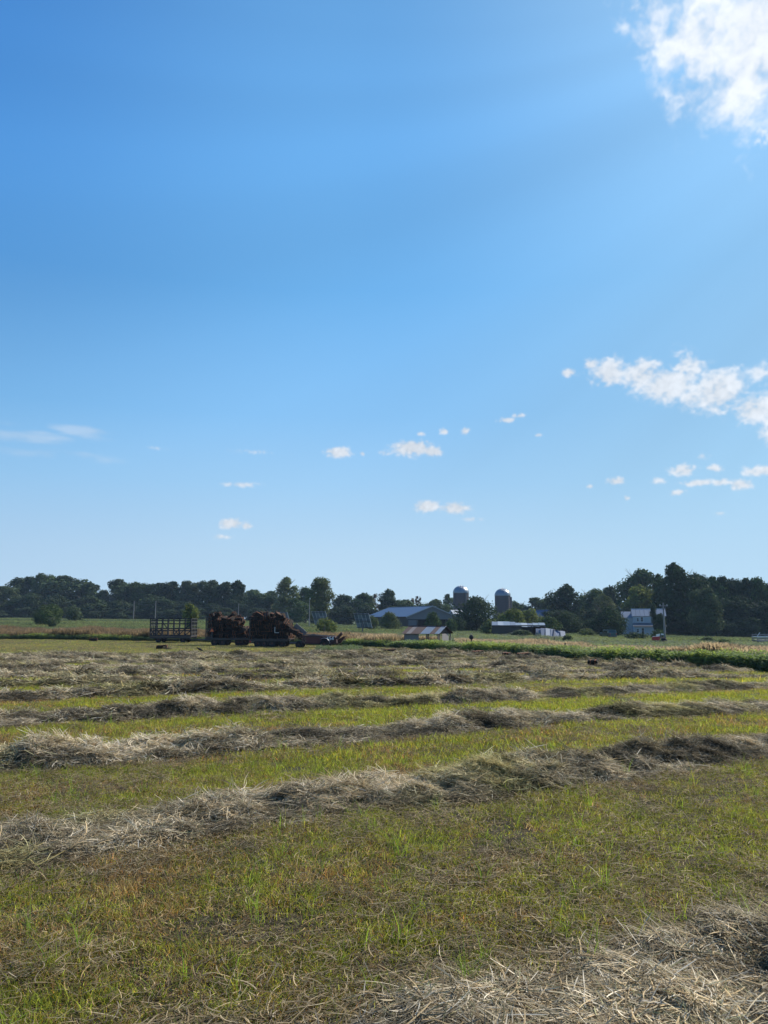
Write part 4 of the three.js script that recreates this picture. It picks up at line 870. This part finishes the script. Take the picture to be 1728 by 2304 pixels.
{ // left loaded wagon
  const p = hit(518, 1453), k = -p.z / F, L = 98 * k, W = 2.3, y = .8, turn = rad(-4), top = (1453 - 1385) * k;
  const o = thing('loaded_hay_wagon', 'left loaded hay wagon with a slow-vehicle triangle on its rear', 'hay wagon', p, turn);
  gear(o, L, W, .38); for (const x of [-.06, .12]) for (const s of [-1, 1]) wheel(o, L * x * 2.0, s * (W / 2 - .2), .38);
  deck(o, L, W, y, B.darkWood); rackEnd(o, -L / 2 + .05, W, y + .05, (1453 - 1390) * k, 4, B.darkWood);
  rackSide(o, -L / 2 + .05, -L / 2 + .55, W / 2 + .03, y + .05, (1453 - 1390) * k, 1, [], B.darkWood);
  const tri = part(o, 'warning_triangle', new THREE.ExtrudeGeometry(new THREE.Shape([[-.22, 0], [.22, 0], [0, .38]].map((q) => new THREE.Vector2(...q))), { depth: .015, bevelEnabled: false }), B.redBright, [-L / 2 + .72, 1.42, W / 2 + .24]);
  part(tri, 'triangle_centre', new THREE.ExtrudeGeometry(new THREE.Shape([[-.15, .04], [.15, .04], [0, .30]].map((q) => new THREE.Vector2(...q))), { depth: .012, bevelEnabled: false }), B.orange, [0, 0, .012]);
  part(o, 'triangle_bracket', box(.05, .7, .05), B.steel, [-L / 2 + .72, 1.15, W / 2 + .2]);
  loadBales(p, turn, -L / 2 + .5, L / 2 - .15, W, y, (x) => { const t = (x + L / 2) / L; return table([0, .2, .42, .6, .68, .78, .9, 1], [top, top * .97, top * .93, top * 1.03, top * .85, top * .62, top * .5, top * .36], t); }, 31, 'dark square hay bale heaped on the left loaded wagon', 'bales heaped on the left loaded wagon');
}
{ // right loaded wagon and the machine it is hitched behind
  const p = hit(612, 1456), k = -p.z / F, L = 90 * k, W = 2.3, y = .8, turn = rad(-4), top = (1456 - 1385) * k;
  const o = thing('loaded_hay_wagon', 'right loaded hay wagon piled highest, hitched behind the red machine', 'hay wagon', p, turn);
  gear(o, L, W, .38); for (const x of [-.1, .04]) for (const s of [-1, 1]) wheel(o, L * x * 1.4, s * (W / 2 - .2), .38);
  deck(o, L, W, y, B.darkWood); rackEnd(o, -L / 2 + .02, W, y + .05, (1456 - 1392) * k, 4, B.darkWood);
  part(o, 'reflector', cyl(.09, .09, .04, 14), B.redBright, [-L / 2 + .12, .55, W / 2 + .1], [Math.PI / 2, 0, 0]);
  part(o, 'side_ladder', mergeGeometries([bar([.55, y + .6, 0], [.55, y + 1.15, 0], .04), bar([.55, y + .6, 0], [.95, y + .6, 0], .04)]), B.white, [0, 0, W / 2 + .28]);
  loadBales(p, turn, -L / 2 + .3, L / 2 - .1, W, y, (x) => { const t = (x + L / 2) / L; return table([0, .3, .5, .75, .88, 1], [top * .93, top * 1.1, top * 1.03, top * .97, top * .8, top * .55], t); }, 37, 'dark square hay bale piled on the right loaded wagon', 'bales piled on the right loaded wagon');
  // the machine
  const q = hit(716, 1458), kk = -q.z / F, m = thing('hay_baler', 'dark red hay baler with upturned pick-up forks at its right end', 'baler', q, turn), X = (px) => (px - 716) * kk, Y = (py) => (1458 - py) * kk, D = 1.5;
  part(m, 'body', prism([[X(681), Y(1448)], [X(681), Y(1431)], [X(700), Y(1429.5)], [X(756), Y(1433)], [X(760), Y(1447)], [X(742), Y(1450)]], D), B.brownRed);
  part(m, 'side_panel', prism([[X(690), Y(1446)], [X(690), Y(1434)], [X(735), Y(1435)], [X(735), Y(1447)]], .05), B.redPaint, [0, 0, D / 2 + .03]);
  part(m, 'top_rail', box(X(756) - X(684), .08, .1), B.steel, [(X(756) + X(684)) / 2, Y(1429.5), D / 2 - .1], [0, 0, -.045]);
  part(m, 'knotter_box', box(.36, .16, .5), B.brownRed, [X(706), Y(1429), 0]);
  for (const s of [-1, 1]) { wheel(m, X(733), s * (D / 2 + .22), .42, .24); wheel(m, X(676), s * (D / 2 + .1), .34, .2); }
  part(m, 'fender', new THREE.TorusGeometry(.5, .035, 6, 16, Math.PI * .75).scale(1, 1, 5), B.silver, [X(733), .44, D / 2 + .22]);
  part(m, 'axle', box(.1, .1, D + .4), B.steel, [X(733), .42, 0]);
  part(m, 'pickup_fork', prism([[X(756), Y(1436)], [X(769), Y(1422.5)], [X(772), Y(1427)], [X(761), Y(1440)]], .3), B.brownRed, [0, 0, .5]);
  part(m, 'pickup_fork', prism([[X(752), Y(1450)], [X(758), Y(1441)], [X(770), Y(1433)], [X(777), Y(1432)], [X(766), Y(1447)], [X(758), Y(1451)]], .5), B.brownRed, [0, 0, -.3]);
  part(m, 'chute', bar([X(684), Y(1432), 0], [X(660), Y(1412), 0], .9, .1), B.steel);
  part(m, 'hitch', bar([X(684), .5, 0], [X(652), .5, 0], .1), B.steel);
  part(m, 'hay_wisp', fringe[0], M.straw, [X(681), Y(1440), D / 2 + .1]);
  const font = await new FontLoader().loadAsync('fonts/droid/droid_sans_bold.typeface.json');
  part(m, 'number', new TextGeometry('154', { font, size: .30, depth: .012, curveSegments: 3 }), B.white, [X(737), Y(1440), D / 2 + .02]);
  const r = mulberry(12), c = Math.cos(turn), s = Math.sin(turn);
  for (let i = 0; i < 9; i++) { const t = i / 8, px = mix(652, 683, t), py = mix(1412, 1436, t), lx = X(px), ly = Y(py), lz = (i % 2 - .5) * .6; bale(new THREE.Vector3(q.x + lx * c + lz * s, q.y + ly, q.z - lx * s + lz * c), (r() - .5), turn + (r() - .5), -.5 + (r() - .5) * .6, 'hay bale tumbling down the chute between load and baler', 'bales on the chute of the baler'); }
}
{ // wagon at the right frame edge
  const p = spot(1722, 118), o = thing('rail_wagon', 'weathered flat wagon with pale side rails cut by the right frame edge', 'wagon', p, rad(-6)), L = 4.6, W = 2;
  o.translateX(.55);
  gear(o, L, W, .36); deck(o, L, W, .8, B.greyWood);
  for (const s of [-1, 1]) { for (let i = 0; i < 5; i++) part(o, 'stake', box(.08, .95, .06), B.greyWood, [-L / 2 + .1 + i * (L - .2) / 4, 1.25, s * W / 2]); for (const y of [1.0, 1.3, 1.62]) part(o, 'side_rail', box(L, .12, .04), y > 1.2 && y < 1.4 ? B.white : B.greyWood, [0, y, s * (W / 2 + .06)]); }
  part(o, 'corner_brace', bar([-L / 2 + .05, 1.4, W / 2 + .1], [-L / 2 + .45, 1.95, W / 2 + .1], .08), B.white);
}

// ------------------------------------------------------------------ parked car and red tractor in the far grass
{
  const p = spot(1367, 158), o = thing('parked_car', 'dark car half sunk in the grass before the large dark bush', 'car', p, rad(101));
  p.y = 0;
  const body = new THREE.Shape([[-2.1, .35], [2.1, .35], [2.15, .8], [1.9, .98], [.9, 1.05], [.35, 1.6], [-1.7, 1.66], [-2.05, 1.05]].map((q) => new THREE.Vector2(...q)));
  part(o, 'body', new THREE.ExtrudeGeometry(body, { depth: 1.5, bevelEnabled: true, bevelSize: .09, bevelThickness: .09, bevelSegments: 3 }).translate(0, 0, -.75), B.carPaint);
  for (const s of [-1, 1]) {
    part(o, 'side_window', prism([[-1.6, 1.08], [.62, 1.08], [.28, 1.52], [-1.55, 1.56]], .02), B.glass, [0, 0, s * .85]);
    for (const x of [-1.35, 1.35]) wheel(o, x, s * .78, .34, .2);
    part(o, 'door_pillar', box(.09, .5, .03), B.white, [-1.68, 1.3, s * .86], [0, 0, .15]);
  }
  part(o, 'rear_window', box(.02, .42, 1.25), B.glass, [-1.98, 1.32, 0], [0, 0, -.42]);
  for (const s of [-1, 1]) part(o, 'tail_light', box(.04, .25, .14), B.redBright, [-2.16, .9, s * .68]);
  part(o, 'bumper', box(.12, .2, 1.6), B.steel, [-2.2, .5, 0]);
}
{
  const p = spot(1482, 118), o = thing('garden_tractor', 'small red tractor with a pale hood at the foot of the utility pole', 'tractor', p, rad(160));
  p.y = 0;
  part(o, 'chassis', box(2.0, .25, .6), B.redPaint, [0, .55, 0]);
  part(o, 'hood', new THREE.ExtrudeGeometry(new THREE.Shape([[0, .65], [1.05, .65], [1.05, 1.05], [.9, 1.15], [0, 1.2]].map((q) => new THREE.Vector2(...q))), { depth: .5, bevelEnabled: true, bevelSize: .04, bevelThickness: .04, bevelSegments: 2 }).translate(0, 0, -.25), B.redBright);
  part(o, 'hood_top', box(1.0, .04, .5), B.white, [.5, 1.23, 0], [0, 0, -.05]);
  part(o, 'seat', mergeGeometries([new THREE.BoxGeometry(.4, .1, .45).translate(-.6, .95, 0), new THREE.BoxGeometry(.09, .4, .45).translate(-.82, 1.15, 0)]), B.dark);
  part(o, 'steering_wheel', new THREE.TorusGeometry(.17, .02, 6, 16), B.dark, [-.15, 1.38, 0], [0, Math.PI / 2 - .5, 0]); part(o, 'steering_column', rod([.02, 1.1, 0], [-.15, 1.38, 0], .02), B.steel);
  for (const s of [-1, 1]) { wheel(o, -.6, s * .5, .5, .28); wheel(o, .75, s * .45, .32, .18); part(o, 'fender', box(.7, .05, .28), B.redPaint, [-.6, 1.05, s * .48]); }
  const q = spot(1481, 135), f = thing('farm_implement', 'pale folded implement in the brush left of the utility pole', 'implement', q, .3);
  part(f, 'frame', mergeGeometries([bar([-1, .6, 0], [1, .75, 0], .12), bar([-.8, .7, .3], [.9, 1.25, .2], .1), bar([.2, .2, .2], [.4, 1.4, .2], .09)]), B.steel);
  part(f, 'panel', box(.9, .35, .06), B.white, [-.4, 1.15, .3], [0, .2, .15]); part(f, 'panel', box(.7, .22, .06), B.white, [.55, 1.3, .3], [0, .1, -.1]);
  for (const x of [-.7, .7]) wheel(f, x, .2, .34, .16);
}

// ------------------------------------------------------------------ crow on the stubble
{
  const p = hit(450, 1468), o = thing('crow', 'black crow standing on the stubble below the left loaded wagon', 'bird', p, Math.PI + .25);
  const prof = [[.0, -.2], [.035, -.17], [.07, -.08], [.085, .02], [.07, .1], [.045, .155], [.05, .19], [.045, .225], [.02, .25], [.0, .255]].map((q) => new THREE.Vector2(...q));
  const body = new THREE.LatheGeometry(prof, 18).rotateZ(-Math.PI / 2 + .5).scale(1.15, 1.15, 1);
  const tail = new THREE.BoxGeometry(.2, .015, .08, 2, 1, 1).rotateZ(.42).translate(-.26, -.13, 0), beak = new THREE.ConeGeometry(.018, .08, 8).rotateZ(-Math.PI / 2).translate(.30, .125, 0), legs = [-.03, .03].map((z) => new THREE.CylinderGeometry(.007, .007, .16, 6).translate(.0, -.15, z));
  part(o, 'body', mergeGeometries([body, tail].map((g) => g.toNonIndexed())), B.dark, [0, .24, 0]);
  part(o, 'beak', beak, B.steel, [0, .24, 0]); part(o, 'legs', mergeGeometries(legs), B.steel, [0, .24, 0]);
  for (const s of [-1, 1]) part(o, 'wing', new THREE.SphereGeometry(.1, 12, 8).scale(1.7, .62, .22).rotateZ(.45), B.dark, [-.05, .22, s * .085]);
}

renderer.render(scene, camera);
